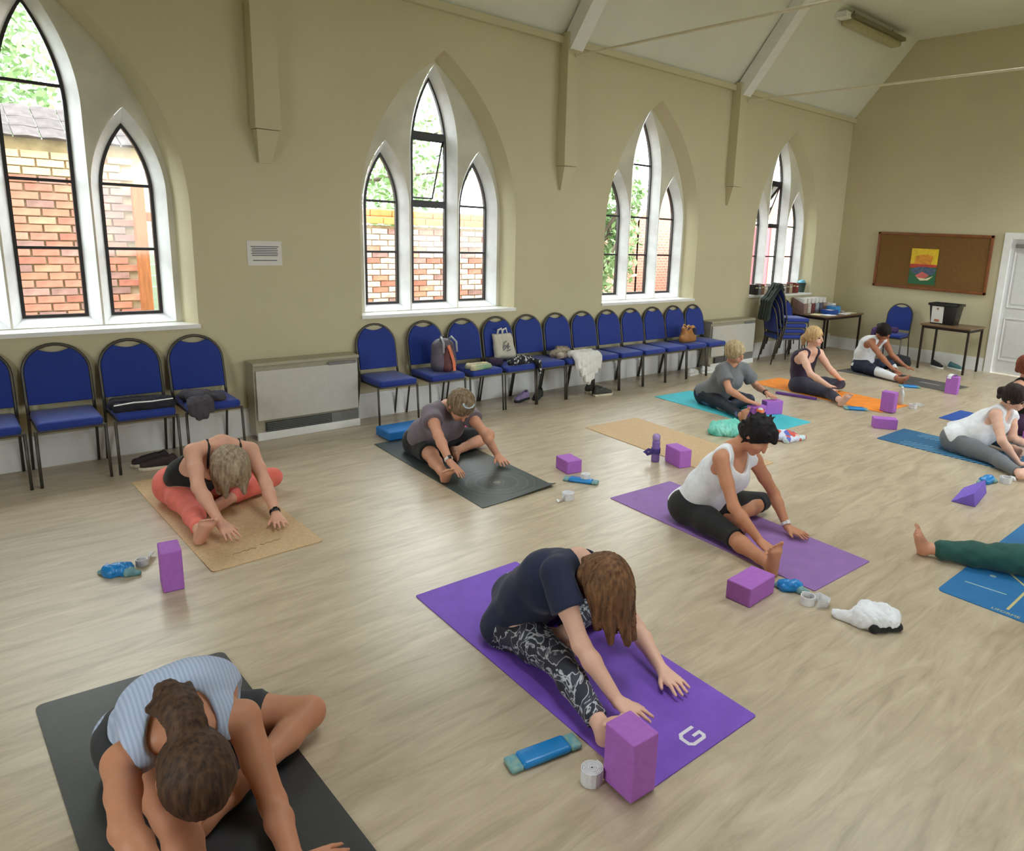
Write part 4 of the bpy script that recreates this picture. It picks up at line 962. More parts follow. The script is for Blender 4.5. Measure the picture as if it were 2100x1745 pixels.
    F0 = it+[(cone(at(*a), at(*b), r1, r2_), hr.get('k', .015)) for a, b, r1, r2_ in hr.get('locks', [])]
    F0 += [(cone(at(*a), at(*a)+V3(w), r1, r2_), hr.get('k', .015)) for a, w, r1, r2_ in hr.get('hang', [])]
    if hr.get('tufts'):
        rt = np.random.default_rng(11)
        for _ in range(hr['tufts']):
            q = rt.normal(size=3); q /= np.linalg.norm(q)
            if q[1] > .35 and q[2] < .3: continue
            b_ = np.array([q[0]*.07, -.016+q[1]*.09, .03+q[2]*.085]); e_ = b_*1.0+np.array([q[0]*.035, q[1]*.035, q[2]*.03])+rt.normal(size=3)*.014
            F0.append((cone(at(*b_), at(*e_), .020, .005), .010))
    F = skin_field(F0, min(res, .0065))
    fc = hr.get('facecut', (.068, .080, .095))
    F.sub(ell(at(0, .092, hr.get('fringe', -.045)), ax, fc), .012)
    F.strands(at(*hr.get('pole', (0, -.03, .02))), {'u': hu, 'f': hf, 'l': hl}[hr.get('axis', 'u')], hr.get('amp', .0018), hr.get('n', 46))
    if hr.get('mess'): F.ripple(hr['mess'], hr.get('mf', 130), 8)
    field_obj('hair', F, o['hair_m'], org, body, zmin=0.01)
    for wt in o.get('watch', []):
        S, m1, m2 = wt[:3]; wr, el = J['wr'+S], J['el'+S]; d = nrm_(el-wr); c_ = wr+d*(wt[3] if len(wt) > 3 else .025); u = perp(V3(0, 0, 1), d); w = np.cross(d, u); R_ = .0285*o.get('arm', 1.0)
        ring = [Vector(c_-org+(u*math.cos(t)+w*math.sin(t))*R_) for t in [2*math.pi*k/18 for k in range(18)]]
        bd = MB()
        for off in (-.006, 0, .006): bd.tube([p+Vector(d*off) for p in ring], .0045, 6, closed=True)
        bnd = bd.build('wristwatch', m1, body, smooth=True)
        if m2:
            M3 = Matrix((tuple(w), tuple(d), tuple(u))).transposed()
            MB().box(Vector(c_-org+u*(R_+.004)), (.026, .028, .010), M=M3, bev=.004).build('watch_face', m2, bnd)
    return body, J, org, at
def skin_mat(name, rgb):
    m = mat(name, rgb, rough=0.5, var=0.05, scale=7, spec=0.4)
    b = m.node_tree.nodes['Principled BSDF']; b.inputs['Subsurface Weight'].default_value = 0.08; b.inputs['Subsurface Radius'].default_value = (0.02, 0.008, 0.004); b.inputs['Subsurface Scale'].default_value = 0.5
    return m
sk_fair = skin_mat('fair_skin', (226, 180, 158)); sk_pink = skin_mat('pink_skin', (218, 164, 140)); sk_tan = skin_mat('tanned_skin', (196, 136, 104)); sk_warm = skin_mat('warm_skin', (206, 150, 122)); sk_brown = skin_mat('brown_skin', (170, 112, 84))
def hair_mat(name, c1, c2, st=(40, 40, 6)): return mat(name, c1, rough=0.62, rgb2=c2, scale=1.6, stretch=st, bump=0.3, bscale=3.0, spec=0.25)
def swirl_mat():
    m = bpy.data.materials.new('grey_swirl_leggings'); m.use_nodes = True; nt = m.node_tree; N = nt.nodes; L = nt.links; b = N['Principled BSDF']; b.inputs['Roughness'].default_value = 0.75
    tc = N.new('ShaderNodeTexCoord'); nz = N.new('ShaderNodeTexNoise'); nz.inputs['Scale'].default_value = 9; nz.inputs['Detail'].default_value = 2.5; nz.inputs['Distortion'].default_value = 2.2
    L.new(tc.outputs['Object'], nz.inputs['Vector']); r = N.new('ShaderNodeValToRGB'); e = r.color_ramp.elements
    e[0].position = 0.42; e[0].color = (*lin((40, 42, 54)), 1); e[1].position = 0.62; e[1].color = (*lin((60, 62, 76)), 1)
    for p, c in ((0.485, (44, 46, 60)), (0.505, (196, 198, 206)), (0.535, (170, 172, 182)), (0.56, (50, 52, 64))): x = e.new(p); x.color = (*lin(c), 1)
    L.new(nz.outputs['Fac'], r.inputs['Fac']); L.new(r.outputs['Color'], b.inputs['Base Color']); return m
def stripe_mat(name, c1, c2, scale, rot):
    m = bpy.data.materials.new(name); m.use_nodes = True; nt = m.node_tree; N = nt.nodes; L = nt.links; b = N['Principled BSDF']; b.inputs['Roughness'].default_value = 0.8
    tc = N.new('ShaderNodeTexCoord'); mp = N.new('ShaderNodeMapping'); mp.inputs['Rotation'].default_value = rot; w = N.new('ShaderNodeTexWave'); w.inputs['Scale'].default_value = scale; w.inputs['Distortion'].default_value = 0.6
    L.new(tc.outputs['Object'], mp.inputs['Vector']); L.new(mp.outputs['Vector'], w.inputs['Vector']); r = N.new('ShaderNodeValToRGB'); r.color_ramp.elements[0].color = (*lin(c1), 1); r.color_ramp.elements[1].color = (*lin(c2), 1)
    L.new(w.outputs['Fac'], r.inputs['Fac']); L.new(r.outputs['Color'], b.inputs['Base Color']); return m
def cloth(name, rgb, **k): return mat(name, rgb, rough=0.85, var=k.pop('var', 0.06), scale=k.pop('scale', 25), bump=0.06, bscale=300, sheen=0.1, **k)
whitec = cloth('white_jersey', (232, 234, 240)); blackc = cloth('black_jersey', (24, 23, 26)); navyc = cloth('navy_jersey', (26, 34, 66))
watch_black = mat('black_watch', (22, 20, 22), rough=0.25); watch_white = mat('white_watch_strap', (226, 222, 218), rough=0.4)

person('P4', 'person in a navy t-shirt and swirl-print leggings on the bright purple mat', sk_fair, dict(res=.006, head=1.10, bulk=1.05, face=(-.05, -.42, -.9),
    top=dict(kind='tee', m=navyc, e=.012, sleeve=.52, hem=-.12, fold=.003), legs=dict(m=swirl_mat(), to=1.86, e=.008),
    hair_m=hair_mat('brown_blonde_hair', (136, 98, 66), (72, 48, 34)), hair=dict(vol=.022, k=.03, pole=(0, -.05, .06), axis='f', n=70, amp=.0024,
        hang=[((.062, .0, .04), (.0, -.01, -.17), .042, .016), ((-.062, .0, .04), (.02, -.01, -.19), .042, .018), ((.045, .045, .06), (.01, -.03, -.18), .042, .016), ((-.045, .045, .06), (.03, -.03, -.20), .042, .018), ((0, .05, .085), (.02, -.04, -.19), .042, .018), ((.06, -.05, -.03), (0, .01, -.10), .034, .014)],
        locks=[((.0, -.09, -.03), (.02, -.10, -.11), .034, .018)])))
person('P5', 'person in a white vest and black cropped leggings on the muted purple mat', sk_tan, dict(res=.0065, face=(.0, -.72, -.68), arm=.98,
    top=dict(kind='tank', m=whitec, e=.012, hem=.0, scoop=.06, neck=.076, arm=.078, out=.04, loose=.004, fold=.004), legs=dict(m=blackc, to=1.16, e=.010, name='cropped_leggings'),
    hair_m=hair_mat('black_hair', (34, 28, 30), (12, 10, 12)), hair=dict(vol=.018, tufts=60, mess=.003, mf=120, amp=.001, locks=[((0, -.075, .03), (0, -.10, -.05), .05, .035), ((0, .05, .10), (0, .095, .07), .035, .02)]), watch=[('L', watch_white, watch_white)]))
person('P2', 'person in coral leggings and a thin-strapped black top bowed over a cork mat', sk_pink, dict(res=.0065, head=1.1, face=(.0, -.12, -.99), crown=(0, -1, -.25),
    top=dict(kind='tank', m=blackc, e=.008, hem=-.05, scoop_b=.13, scoop=.10, neck=.13, arm=.105, out=.0, drop=.10, fold=.002, straps=True, name='strappy_top'), legs=dict(m=cloth('coral_jersey', (236, 118, 104)), to=1.80, e=.009),
    hair_m=hair_mat('ash_grey_hair', (176, 158, 132), (112, 96, 80)), hair=dict(vol=.030, k=.05, mess=.0035, axis='u', n=54, fringe=-.06, hang=[((.072, .03, .02), (0, -.01, -.11), .034, .014), ((-.072, .03, .02), (0, -.01, -.11), .034, .014), ((.05, .06, .06), (0, -.02, -.10), .03, .012), ((-.05, .06, .06), (0, -.02, -.10), .03, .012)]),
    watch=[('L', watch_black, watch_black)]))
person('P3', 'person in a grey-mauve t-shirt and black shorts folding forward on the dark ringed mat', sk_warm, dict(res=.0065, head=1.08, face=(.0, -.5, -.86),
    top=dict(kind='tee', m=cloth('mauve_grey_jersey', (118, 108, 118)), e=.016, sleeve=.42, hem=-.02, flare=.014), legs=dict(m=blackc, to=.85, e=.014, name='shorts'),
    hair_m=hair_mat('greying_brown_hair', (150, 128, 100), (84, 68, 54)), hair=dict(vol=.018, mess=.004, n=50, hang=[((.06, -.03, -.02), (0, .02, -.06), .03, .015)]), watch=[('R', watch_white, watch_black)]))
b1 = person('P1', 'person in a striped blue vest with a messy bun bent over the black mat', sk_tan, dict(res=.006, head=1.12, arm=1.06, face=(.0, -.25, -.97), crown=(0, -1, -.2),
    top=dict(kind='tank', m=stripe_mat('blue_pinstripe_cotton', (160, 175, 204), (184, 196, 219), 26, (0, 0, 0)), e=.016, hem=-.45, scoop_b=.03, neck=.088, arm=.092, out=.05, drop=.07, loose=.006, fold=.005, ff=38), legs=dict(m=cloth('charcoal_shorts', (44, 46, 50)), to=.55, e=.012, name='shorts'),
    hair_m=hair_mat('dark_brown_hair', (92, 66, 48), (44, 31, 25)), hair=dict(vol=.016, pole=(0, -.08, -.01), axis='f', n=64, amp=.0016, k=.02,
        locks=[((0, -.105, .0), (0, -.125, -.01), .034, .036), ((0, -.13, -.02), (.0, -.155, -.05), .052, .056), ((.0, -.16, -.07), (.01, -.185, -.14), .048, .040), ((.015, -.18, -.13), (.02, -.19, -.20), .036, .016), ((-.02, -.17, -.10), (-.045, -.18, -.17), .03, .012), ((.02, -.16, -.08), (.06, -.165, -.13), .03, .012)], mess=.003, mf=110)))
blue6 = mat('dark_floral_leggings', (34, 36, 48), rough=0.7, scale=7, rgb2=(120, 140, 200)); blue6.node_tree.nodes['Color Ramp'].color_ramp.elements[0].position = .28; blue6.node_tree.nodes['Color Ramp'].color_ramp.elements[1].position = .42
person('P6', 'person in a grey t-shirt leaning on two blocks on the turquoise mat', sk_warm, dict(res=.008, face=(.12, -.86, -.42), eyes=True, palmR=(0, 0, -1), palmL=(0, 0, -1), fix=dict(wrR=(6.265, 4.19, .200), tipR=(6.315, 4.04, .170), wrL=(6.755, 4.27, .205), tipL=(6.715, 4.115, .170)),
    top=dict(kind='tee', m=cloth('mid_grey_jersey', (112, 114, 118)), e=.018, sleeve=.62, hem=-.05, flare=.014, loose=.006), legs=dict(m=blue6, to=1.9, e=.008),
    hair_m=hair_mat('pale_blonde_hair', (206, 190, 152), (150, 126, 92)), hair=dict(vol=.022, mess=.005, n=40, fringe=-.055, locks=[((0, .05, .095), (.03, .085, .06), .032, .02)]), watch=[('L', mat('maroon_band', (70, 34, 36), rough=.5), None)]))
person('P7', 'person with a blonde ponytail sitting upright in a dark plum vest on the orange mat', sk_fair, dict(res=.008, face=(.1, -.97, -.2), eyes=True, fix=dict(wrL=(8.355, 4.245, .195), tipL=(8.495, 4.315, .170)),
    top=dict(kind='tank', m=cloth('plum_jersey', (48, 34, 56)), e=.010, hem=-.05, scoop=.075, neck=.082, arm=.085, out=.03, drop=.07), legs=dict(m=cloth('dark_plum_leggings', (50, 48, 66)), to=1.75, e=.008),
    hair_m=hair_mat('golden_blonde_hair', (216, 186, 136), (166, 128, 84)), hair=dict(vol=.016, n=44, locks=[((0, -.095, .0), (0, -.135, -.07), .036, .040), ((0, -.135, -.07), (0, -.13, -.16), .040, .020)])))
wl8 = mat('navy_leggings', (36, 38, 60), rough=0.7, var=.06)
def side_white():
    m = bpy.data.materials.new('navy_white_leggings'); m.use_nodes = True; nt = m.node_tree; N = nt.nodes; L = nt.links; b = N['Principled BSDF']; b.inputs['Roughness'].default_value = .8
    tc = N.new('ShaderNodeTexCoord'); sp = N.new('ShaderNodeSeparateXYZ'); L.new(tc.outputs['Object'], sp.inputs['Vector']); r = N.new('ShaderNodeValToRGB'); e = r.color_ramp.elements
    mr = N.new('ShaderNodeMapRange'); mr.inputs['From Min'].default_value = -.45; mr.inputs['From Max'].default_value = -.15; L.new(sp.outputs['Y'], mr.inputs['Value']); L.new(mr.outputs['Result'], r.inputs['Fac'])
    r.color_ramp.interpolation = 'CONSTANT'; e[0].color = (*lin((226, 228, 234)), 1); e[1].position = .45; e[1].color = (*lin((36, 40, 64)), 1); L.new(r.outputs['Color'], b.inputs['Base Color']); return m
person('P8', 'person in a white vest and navy leggings reaching forward on the grey mat', sk_brown, dict(res=.009, face=(.0, -.72, -.66), eyes=True,
    top=dict(kind='tank', m=whitec, e=.012, hem=.0, scoop=.06), legs=dict(m=side_white(), to=1.75, e=.008),
    hair_m=MATS['black_hair'], hair=dict(vol=.016, n=40, locks=[((0, -.09, .02), (0, -.12, .0), .035, .03)])))
person('P9', 'person in a loose white top and grey leggings on the patterned blue mat', sk_fair, dict(res=.0075, face=(.0, -.88, -.46), eyes=True,
    top=dict(kind='tank', m=whitec, e=.020, hem=-.12, scoop=.03, neck=.070, arm=.075, out=.045, loose=.012, fold=.005), legs=dict(m=cloth('grey_marl_leggings', (112, 116, 122)), to=1.9, e=.010),
    hair_m=hair_mat('dark_hair', (58, 44, 40), (26, 20, 20)), hair=dict(vol=.014, n=44, locks=[((0, -.09, .02), (0, -.125, -.03), .036, .04), ((0, -.125, -.03), (0, -.12, -.11), .036, .02)])))
person('P10', 'person in green trousers stretching a bare foot out over the blue lined mat', sk_warm, dict(res=.0065, face=(-.2, .96, -.1), eyes=True, leg=1.12, fix=dict(kneeR=(5.32, .93, .10), ankR=(5.07, 1.02, .055), toeR=(4.92, .99, .05), elL=(4.85, .49, .34), wrL=(4.91, .32, .12), tipL=(4.97, .18, .03), elR=(5.17, .68, .34), wrR=(5.25, .48, .12), tipR=(5.31, .34, .03)),
    top=dict(kind='tee', m=cloth('teal_jersey', (60, 110, 104)), e=.012), legs=dict(m=cloth('forest_green_jersey', (34, 84, 76), scale=14, var=.12), to=1.80, e=.018, fold=.006, name='trousers'),
    hair_m=MATS['dark_brown_hair'], hair=dict(vol=.018, locks=[((0, -.08, 0), (0, -.09, -.12), .05, .03)])))
person('P11', 'auburn-haired person in a dark top sitting on the plain blue mat', sk_pink, dict(res=.009, face=(.05, -.95, -.2), eyes=True,
    top=dict(kind='tank', m=blackc, e=.012, hem=-.05, scoop_b=.05), legs=dict(m=cloth('aubergine_leggings', (70, 40, 78)), to=1.8, e=.008),
    hair_m=hair_mat('auburn_hair', (150, 84, 56), (90, 46, 32)), hair=dict(vol=.02, locks=[((0, -.08, 0), (0, -.10, -.10), .05, .03)])))
# ================================================================ mats
def rounded(poly, r, n=5):
    out = []; N_ = len(poly)
    for i in range(N_):
        p0, p1, p2 = (Vector(poly[(i+k) % N_]).to_2d() for k in (-1, 0, 1)); a = (p0-p1).normalized(); b = (p2-p1).normalized()
        for k in range(n+1):
            t = k/n; out.append(tuple(p1+a*r*(1-t)**2+b*r*t**2))
    return out
def yoga_mat(label, corners, m, th=0.005, r=0.012):
    c = np.mean(corners, axis=0); o = thing('yoga_mat', label, 'yoga mat', (c[0], c[1], 0), group='yoga mats on the floor')
    poly = rounded([(p[0]-c[0], p[1]-c[1]) for p in corners], r); n = len(poly)
    if sum(poly[i][0]*poly[(i+1) % n][1]-poly[(i+1) % n][0]*poly[i][1] for i in range(n)) < 0: poly = poly[::-1]
    MB().prism(poly, Mloc((0, 0, 0.0005), (1, 0, 0), (0, 1, 0), (0, 0, th))).build('mat_sheet', m, o)
    return o, c
def rubber(name, rgb, **k): return mat(name, rgb, rough=k.pop('rough', 0.6), var=k.pop('var', 0.06), scale=k.pop('scale', 10), bump=0.08, bscale=260, spec=k.pop('spec', .35), **k)
def rings_mat():
    m = bpy.data.materials.new('dark_green_ringed_rubber'); m.use_nodes = True; nt = m.node_tree; N = nt.nodes; L = nt.links; b = N['Principled BSDF']; b.inputs['Roughness'].default_value = .42
    tc = N.new('ShaderNodeTexCoord'); mp = N.new('ShaderNodeMapping'); mp.inputs['Location'].default_value = (0, 0.53, 0); L.new(tc.outputs['Object'], mp.inputs['Vector'])
    ln = N.new('ShaderNodeVectorMath'); ln.operation = 'LENGTH'; L.new(mp.outputs['Vector'], ln.inputs[0]); r = N.new('ShaderNodeValToRGB'); r.color_ramp.interpolation = 'CONSTANT'; e = r.color_ramp.elements
    base = (*lin((62, 70, 68)), 1); li = (*lin((86, 93, 90)), 1); e[0].color = (*lin((120, 122, 112)), 1); e[1].position = .030; e[1].color = base
    for p, c in ((.045, li), (.055, base), (.15, li), (.165, (*lin((72, 80, 78)), 1)), (.225, li), (.235, base), (.28, li), (.288, base)): x = e.new(p); x.color = c
    L.new(ln.outputs['Value'], r.inputs['Fac']); L.new(r.outputs['Color'], b.inputs['Base Color']); return m
def feather_mat():
    m = bpy.data.materials.new('blue_feather_print'); m.use_nodes = True; nt = m.node_tree; N = nt.nodes; L = nt.links; b = N['Principled BSDF']; b.inputs['Roughness'].default_value = .65
    tc = N.new('ShaderNodeTexCoord'); mp = N.new('ShaderNodeMapping'); mp.inputs['Rotation'].default_value = (0, 0, math.radians(28)); L.new(tc.outputs['Object'], mp.inputs['Vector'])
    w = N.new('ShaderNodeTexWave'); w.bands_direction = 'Y'; w.inputs['Scale'].default_value = 7; w.inputs['Distortion'].default_value = 1.5; w.inputs['Detail'].default_value = 1; L.new(mp.outputs['Vector'], w.inputs['Vector'])
    r = N.new('ShaderNodeValToRGB'); e = r.color_ramp.elements; e[0].position = .45; e[0].color = (*lin((24, 62, 104)), 1); e[1].position = .55; e[1].color = (*lin((84, 150, 186)), 1); L.new(w.outputs['Fac'], r.inputs['Fac'])
    r2_ = N.new('ShaderNodeValToRGB'); r2_.color_ramp.elements[0].color = (*lin((30, 84, 126)), 1); r2_.color_ramp.elements[1].color = (*lin((44, 104, 146)), 1)
    nz = N.new('ShaderNodeTexNoise'); nz.inputs['Scale'].default_value = 30; L.new(tc.outputs['Object'], nz.inputs['Vector']); L.new(nz.outputs['Fac'], r2_.inputs['Fac'])
    sp = N.new('ShaderNodeSeparateXYZ'); L.new(tc.outputs['Object'], sp.inputs['Vector']); mr = N.new('ShaderNodeMath'); mr.operation = 'ABSOLUTE'; L.new(sp.outputs['X'], mr.inputs[0])
    gt = N.new('ShaderNodeMath'); gt.operation = 'GREATER_THAN'; gt.inputs[1].default_value = .12; L.new(mr.outputs[0], gt.inputs[0])
    lt = N.new('ShaderNodeMath'); lt.operation = 'LESS_THAN'; lt.inputs[1].default_value = .66; L.new(sp.outputs['Y'], lt.inputs[0]); mu = N.new('ShaderNodeMath'); mu.operation = 'MULTIPLY'; L.new(gt.outputs[0], mu.inputs[0]); L.new(lt.outputs[0], mu.inputs[1])
    mx = N.new('ShaderNodeMix'); mx.data_type = 'RGBA'; L.new(mu.outputs[0], mx.inputs[0]); L.new(r2_.outputs['Color'], mx.inputs[6]); L.new(r.outputs['Color'], mx.inputs[7]); L.new(mx.outputs[2], b.inputs['Base Color']); return m
cork_m = mat('cork_sheet', (204, 172, 132), rough=0.7, var=0.10, scale=70, bump=0.05)
yoga_mat('black rubber mat under the person with the messy bun', [(0.14, 3.19), (0.80, 3.13), (0.84, 1.30), (0.18, 1.34)], rubber('black_rubber', (52, 54, 57), rough=.40, var=.25, scale=3, spec=.55), .006, .035)
m2, c2 = yoga_mat('cork mat under the person in coral leggings', [(0.94, 5.68), (1.56, 5.70), (1.605, 3.955), (0.98, 3.93)], cork_m, .005, .03)
pr_m = mat('faded_cork_print', (166, 136, 100), rough=.7, var=.2)
mb = MB()
for x0_, y0_, L_, ph in ((-.14, -.735, .13, 0.), (.02, -.70, .12, 1.7)): mb.tube([(x0_+L_*k/14, y0_+.30*L_*k/14*.4+.007*math.sin(k*1.3+ph), .0052) for k in range(15)], .0035, 5)
mb.build('faded_print', pr_m, m2)
yoga_mat('cork mat lying empty beside the purple bottle', [(4.61, 4.91), (5.31, 4.88), (5.22, 3.16), (4.53, 3.19)], cork_m, .005, .02)
# dark ringed mat with its front corner lifting
gx, gy = 16, 40; A, Bc, Cc, Dd = (2.72, 5.55), (3.385, 5.57), (3.325, 3.835), (2.65, 3.81); cen = np.mean([A, Bc, Cc, Dd], axis=0)
vv = []; 
for j in range(gy+1):
    for i in range(gx+1):
        u, w = i/gx, j/gy; p = (np.array(A)*(1-u)+np.array(Bc)*u)*(1-w)+(np.array(Dd)*(1-u)+np.array(Cc)*u)*w
        z = .0055+max(0, w-.955)*max(0, u-.25)*.75; vv.append((p[0]-cen[0], p[1]-cen[1], z))
n1 = len(vv); vv += [(x, y, z-.005) for x, y, z in vv]; ff = []
for j in range(gy):
    for i in range(gx): q = j*(gx+1)+i; ff.append((q+gx+1, q+gx+2, q+1, q)); ff.append((n1+q, n1+q+1, n1+q+gx+2, n1+q+gx+1))
rim = list(range(gx+1))+[(j+1)*(gx+1)+gx for j in range(gy)]+[gy*(gx+1)+i for i in range(gx-1, -1, -1)]+[j*(gx+1) for j in range(gy-1, 0, -1)]
ff += [(rim[k], rim[(k+1) % len(rim)], n1+rim[(k+1) % len(rim)], n1+rim[k]) for k in range(len(rim))]
t = thing('yoga_mat', 'dark green-grey mat printed with pale rings, front edge lifting', 'yoga mat', (cen[0], cen[1], 0), group='yoga mats on the floor'); meshobj('mat_sheet', vv, ff, rings_mat(), t)
m4, c4 = yoga_mat('bright purple mat with a white angular letter on its corner', [(1.70, 3.04), (2.345, 3.03), (2.285, 1.345), (1.64, 1.36)], rubber('bright_purple_rubber', (126, 84, 198)))
wp_m = mat('white_print', (226, 222, 236), rough=.6, var=.03)
G_ = [(.045, .040), (-.030, .040), (-.050, .020), (-.050, -.025), (-.030, -.042), (.035, -.042), (.050, -.028), (.050, .004), (.004, .004), (.004, -.010), (.034, -.010), (.034, -.022), (.028, -.027), (-.024, -.027), (-.034, -.018), (-.034, .014), (-.024, .025), (.045, .025)]
v, f = fill_loops([[(x*1.0+1.985-c4[0], y*1.0+1.437-c4[1], .0062) for x, y in G_]]); meshobj('printed_letter', v, f, wp_m, m4)
yoga_mat('muted purple mat under the person in the white vest and black leggings', [(3.49, 3.42), (4.12, 3.39), (4.035, 1.72), (3.425, 1.74)], rubber('muted_purple_rubber', (148, 110, 176)))
yoga_mat('turquoise mat under the person in the grey t-shirt', [(6.20, 5.43), (6.82, 5.40), (6.76, 3.70), (6.14, 3.72)], rubber('turquoise_rubber', (70, 190, 204)))
yoga_mat('orange mat under the person with the blonde ponytail', [(7.95, 5.27), (8.58, 5.25), (8.50, 3.42), (7.86, 3.46)], rubber('orange_rubber', (250, 150, 58)))
m8, c8 = yoga_mat('dark grey mat farthest down the hall by the tables', [(9.86, 5.09), (10.48, 5.03), (10.42, 3.42), (9.80, 3.46)], rubber('dark_grey_rubber', (92, 90, 90)))
MB().box((0, -.42, .0062), (.07, .26, .0005)).build('printed_mark', mat('grey_print', (140, 136, 134), rough=.7), m8)
yoga_mat('blue mat with a pale feather pattern', [(6.76, 2.98), (7.38, 2.98), (7.36, 1.24), (6.74, 1.25)], feather_mat())
yoga_mat('plain royal blue mat behind the feather-patterned one', [(8.20, 2.95), (8.82, 2.94), (8.80, 1.20), (8.18, 1.21)], rubber('royal_blue_rubber', (44, 84, 168)))
mi, ci = yoga_mat('blue mat with yellow alignment lines under the outstretched bare foot', [(4.00, 1.31), (5.85, 1.31), (5.85, 0.63), (4.00, 0.63)], rubber('teal_blue_rubber', (40, 112, 168)), .004, .04)
gold_m = mat('gold_print', (196, 186, 130), rough=.6, var=.05); pale_m = mat('pale_print', (150, 178, 186), rough=.6, var=.05)
def line(x0, y0, x1, y1, w, m):
    d = Vector((x1-x0, y1-y0)).normalized(); n = Vector((-d.y, d.x))*w/2
    meshobj('printed_line', [(x0+n.x-ci[0], y0+n.y-ci[1], .0050), (x0-n.x-ci[0], y0-n.y-ci[1], .0050), (x1-n.x-ci[0], y1-n.y-ci[1], .0050), (x1+n.x-ci[0], y1+n.y-ci[1], .0050)], [(0, 1, 2, 3)], m, mi)
line(4.075, .97, 4.43, .97, .014, gold_m); line(4.43, .97, 4.64, 1.18, .014, gold_m); line(4.43, .97, 4.64, .76, .014, gold_m); line(4.64, .97, 5.75, .97, .014, gold_m)
line(4.235, 1.245, 4.255, 1.03, .012, pale_m); line(4.235, .695, 4.255, .91, .012, pale_m); line(4.64, 1.18, 4.95, 1.18, .010, gold_m)
meshobj('printed_dot', [(4.44-ci[0]+.018*math.cos(a), 1.16-ci[1]+.018*math.sin(a), .0050) for a in [k*math.pi/8 for k in range(16)]], [tuple(range(16))], pale_m, mi)
tx = bpy.data.curves.new('printed_word', 'FONT'); tx.body = 'LIFORME'; tx.size = .036; tx.align_x = 'CENTER'
to = bpy.data.objects.new('printed_word', tx); COL.objects.link(to); bpy.context.view_layer.update()
me = bpy.data.meshes.new_from_object(to.evaluated_get(bpy.context.evaluated_depsgraph_get())); bpy.data.objects.remove(to)
me.materials.append(gold_m); to = bpy.data.objects.new('printed_word', me); COL.objects.link(to); to.parent = mi; to.location = (4.018-ci[0], .965-ci[1], .0052); to.rotation_euler = (0, 0, math.radians(-90))

# ================================================================ foam blocks
blk_m = mat('purple_foam', (172, 104, 196), rough=0.75, var=0.05, scale=40, bump=0.06, bscale=220)
def block(label, x, y, dims, rot=0, z=0.0):
    t = MB().box((0, 0, dims[2]/2), dims, bev=.007).build('yoga_block', blk_m, smooth=False); t.location = (x, y, z); t.rotation_euler = (0, 0, math.radians(rot))
    tag(t, label, 'yoga block', 'purple foam yoga blocks'); return t
block('purple block standing on end beside the cork mat and the crumpled eye pillow', .785, 3.915, (.095, .155, .218), -7)
block('purple block standing on end at the lettered mat, in front of a foot', 1.622, 1.425, (.118, .148, .228), -4, .006)
block('purple block lying flat beside the muted purple mat', 3.105, 1.945, (.25, .15, .108), 3)
block('purple block lying flat next to the dark ringed mat', 3.655, 4.065, (.135, .185, .105), -10)
block('purple block on its long edge beside the purple bottle', 4.505, 3.64, (.12, .215, .150), -15)
block('purple block at the bare foot on the turquoise mat, by the orange cup', 6.345, 4.115, (.19, .10, .150), -13, .006)
block('purple block under the far hand on the turquoise mat', 6.705, 4.155, (.215, .10, .150), -22, .006)
block('purple block standing on end on the orange mat', 7.975, 3.43, (.115, .15, .232), 4, .006)
block('purple block lying flat on bare floor between the orange and patterned mats', 7.235, 3.13, (.235, .12, .108), -52)
block('purple block standing on end with a white strap over it', 9.76, 3.40, (.12, .15, .228), 8)
block('purple block behind the bent knee on the patterned mat', 7.80, 1.92, (.10, .15, .15), 10)
wd_m = mat('violet_foam', (122, 96, 204), rough=0.7, var=0.05, scale=30)
wd = thing('foam_wedge', 'violet triangular foam wedge on the floor near the patterned blue mat', 'foam wedge', (5.56, 1.735, 0), math.radians(8))
MB().prism([(-.085, 0), (.085, 0), (-.060, .105)], Mloc((0, 0, 0), (0, 1, 0), (0, 0, 1), (.42, 0, 0))).build('wedge_body', wd_m, wd, bev=.005)
st = MB().box((0, 0, .014), (.052, .50, .028), bev=.006).build('foam_strip', mat('deep_violet_foam', (104, 62, 150), rough=.7)); st.location = (7.725, 4.47, 0); st.rotation_euler = (0, 0, math.radians(15)); tag(st, 'long thin violet foam strip beside the orange mat', 'foam strip')

# ================================================================ eye pillows and straps
sat_m = mat('blue_satin', (20, 130, 204), rough=0.32, var=.10, scale=8, spec=.6); end_m = mat('brocade_end', (140, 168, 150), rough=0.5, rgb2=(86, 150, 170), scale=50)
def lump(name, label, cat, prims, m, res=.006, amp=.004, f=60, seed=1, group=None, parent=None, zmin=.001, k=.02):
    F = skin_field([(p, k) for p in prims], res)
    if amp: F.crease(amp, f*2.0, seed)
    bbs = [Field.bb(p) for p in prims]; lo = np.min([b[0] for b in bbs], axis=0); hi = np.max([b[1] for b in bbs], axis=0)
    org = V3((lo[0]+hi[0])/2, (lo[1]+hi[1])/2, max(lo[2], zmin)) if parent is None else V3(parent.location)
    o = field_obj(name, F, m, org, parent, zmin=zmin)
    if parent is None: o.location = tuple(org); tag(o, label, cat, group)
    return o
def eye_pillow(label, x, y, rot, L_=.24, w=.085, flat=True, z=0.0):
    t = thing('eye_pillow', label, 'eye pillow', (x, y, z), math.radians(rot), 'blue satin eye pillows')
    MB().box((0, 0, .016), (L_*.70, w, .030), bev=.0145).build('satin_cover', sat_m, t, smooth=True)
    for s in (-1, 1): MB().box((s*L_*.42, 0, .013), (L_*.18, w*.96, .022), bev=.0105).build('brocade_end', end_m, t, smooth=True)
    return t
eye_pillow('flat blue eye pillow beside the bright purple mat', 1.485, 1.728, -12, .285, .085)
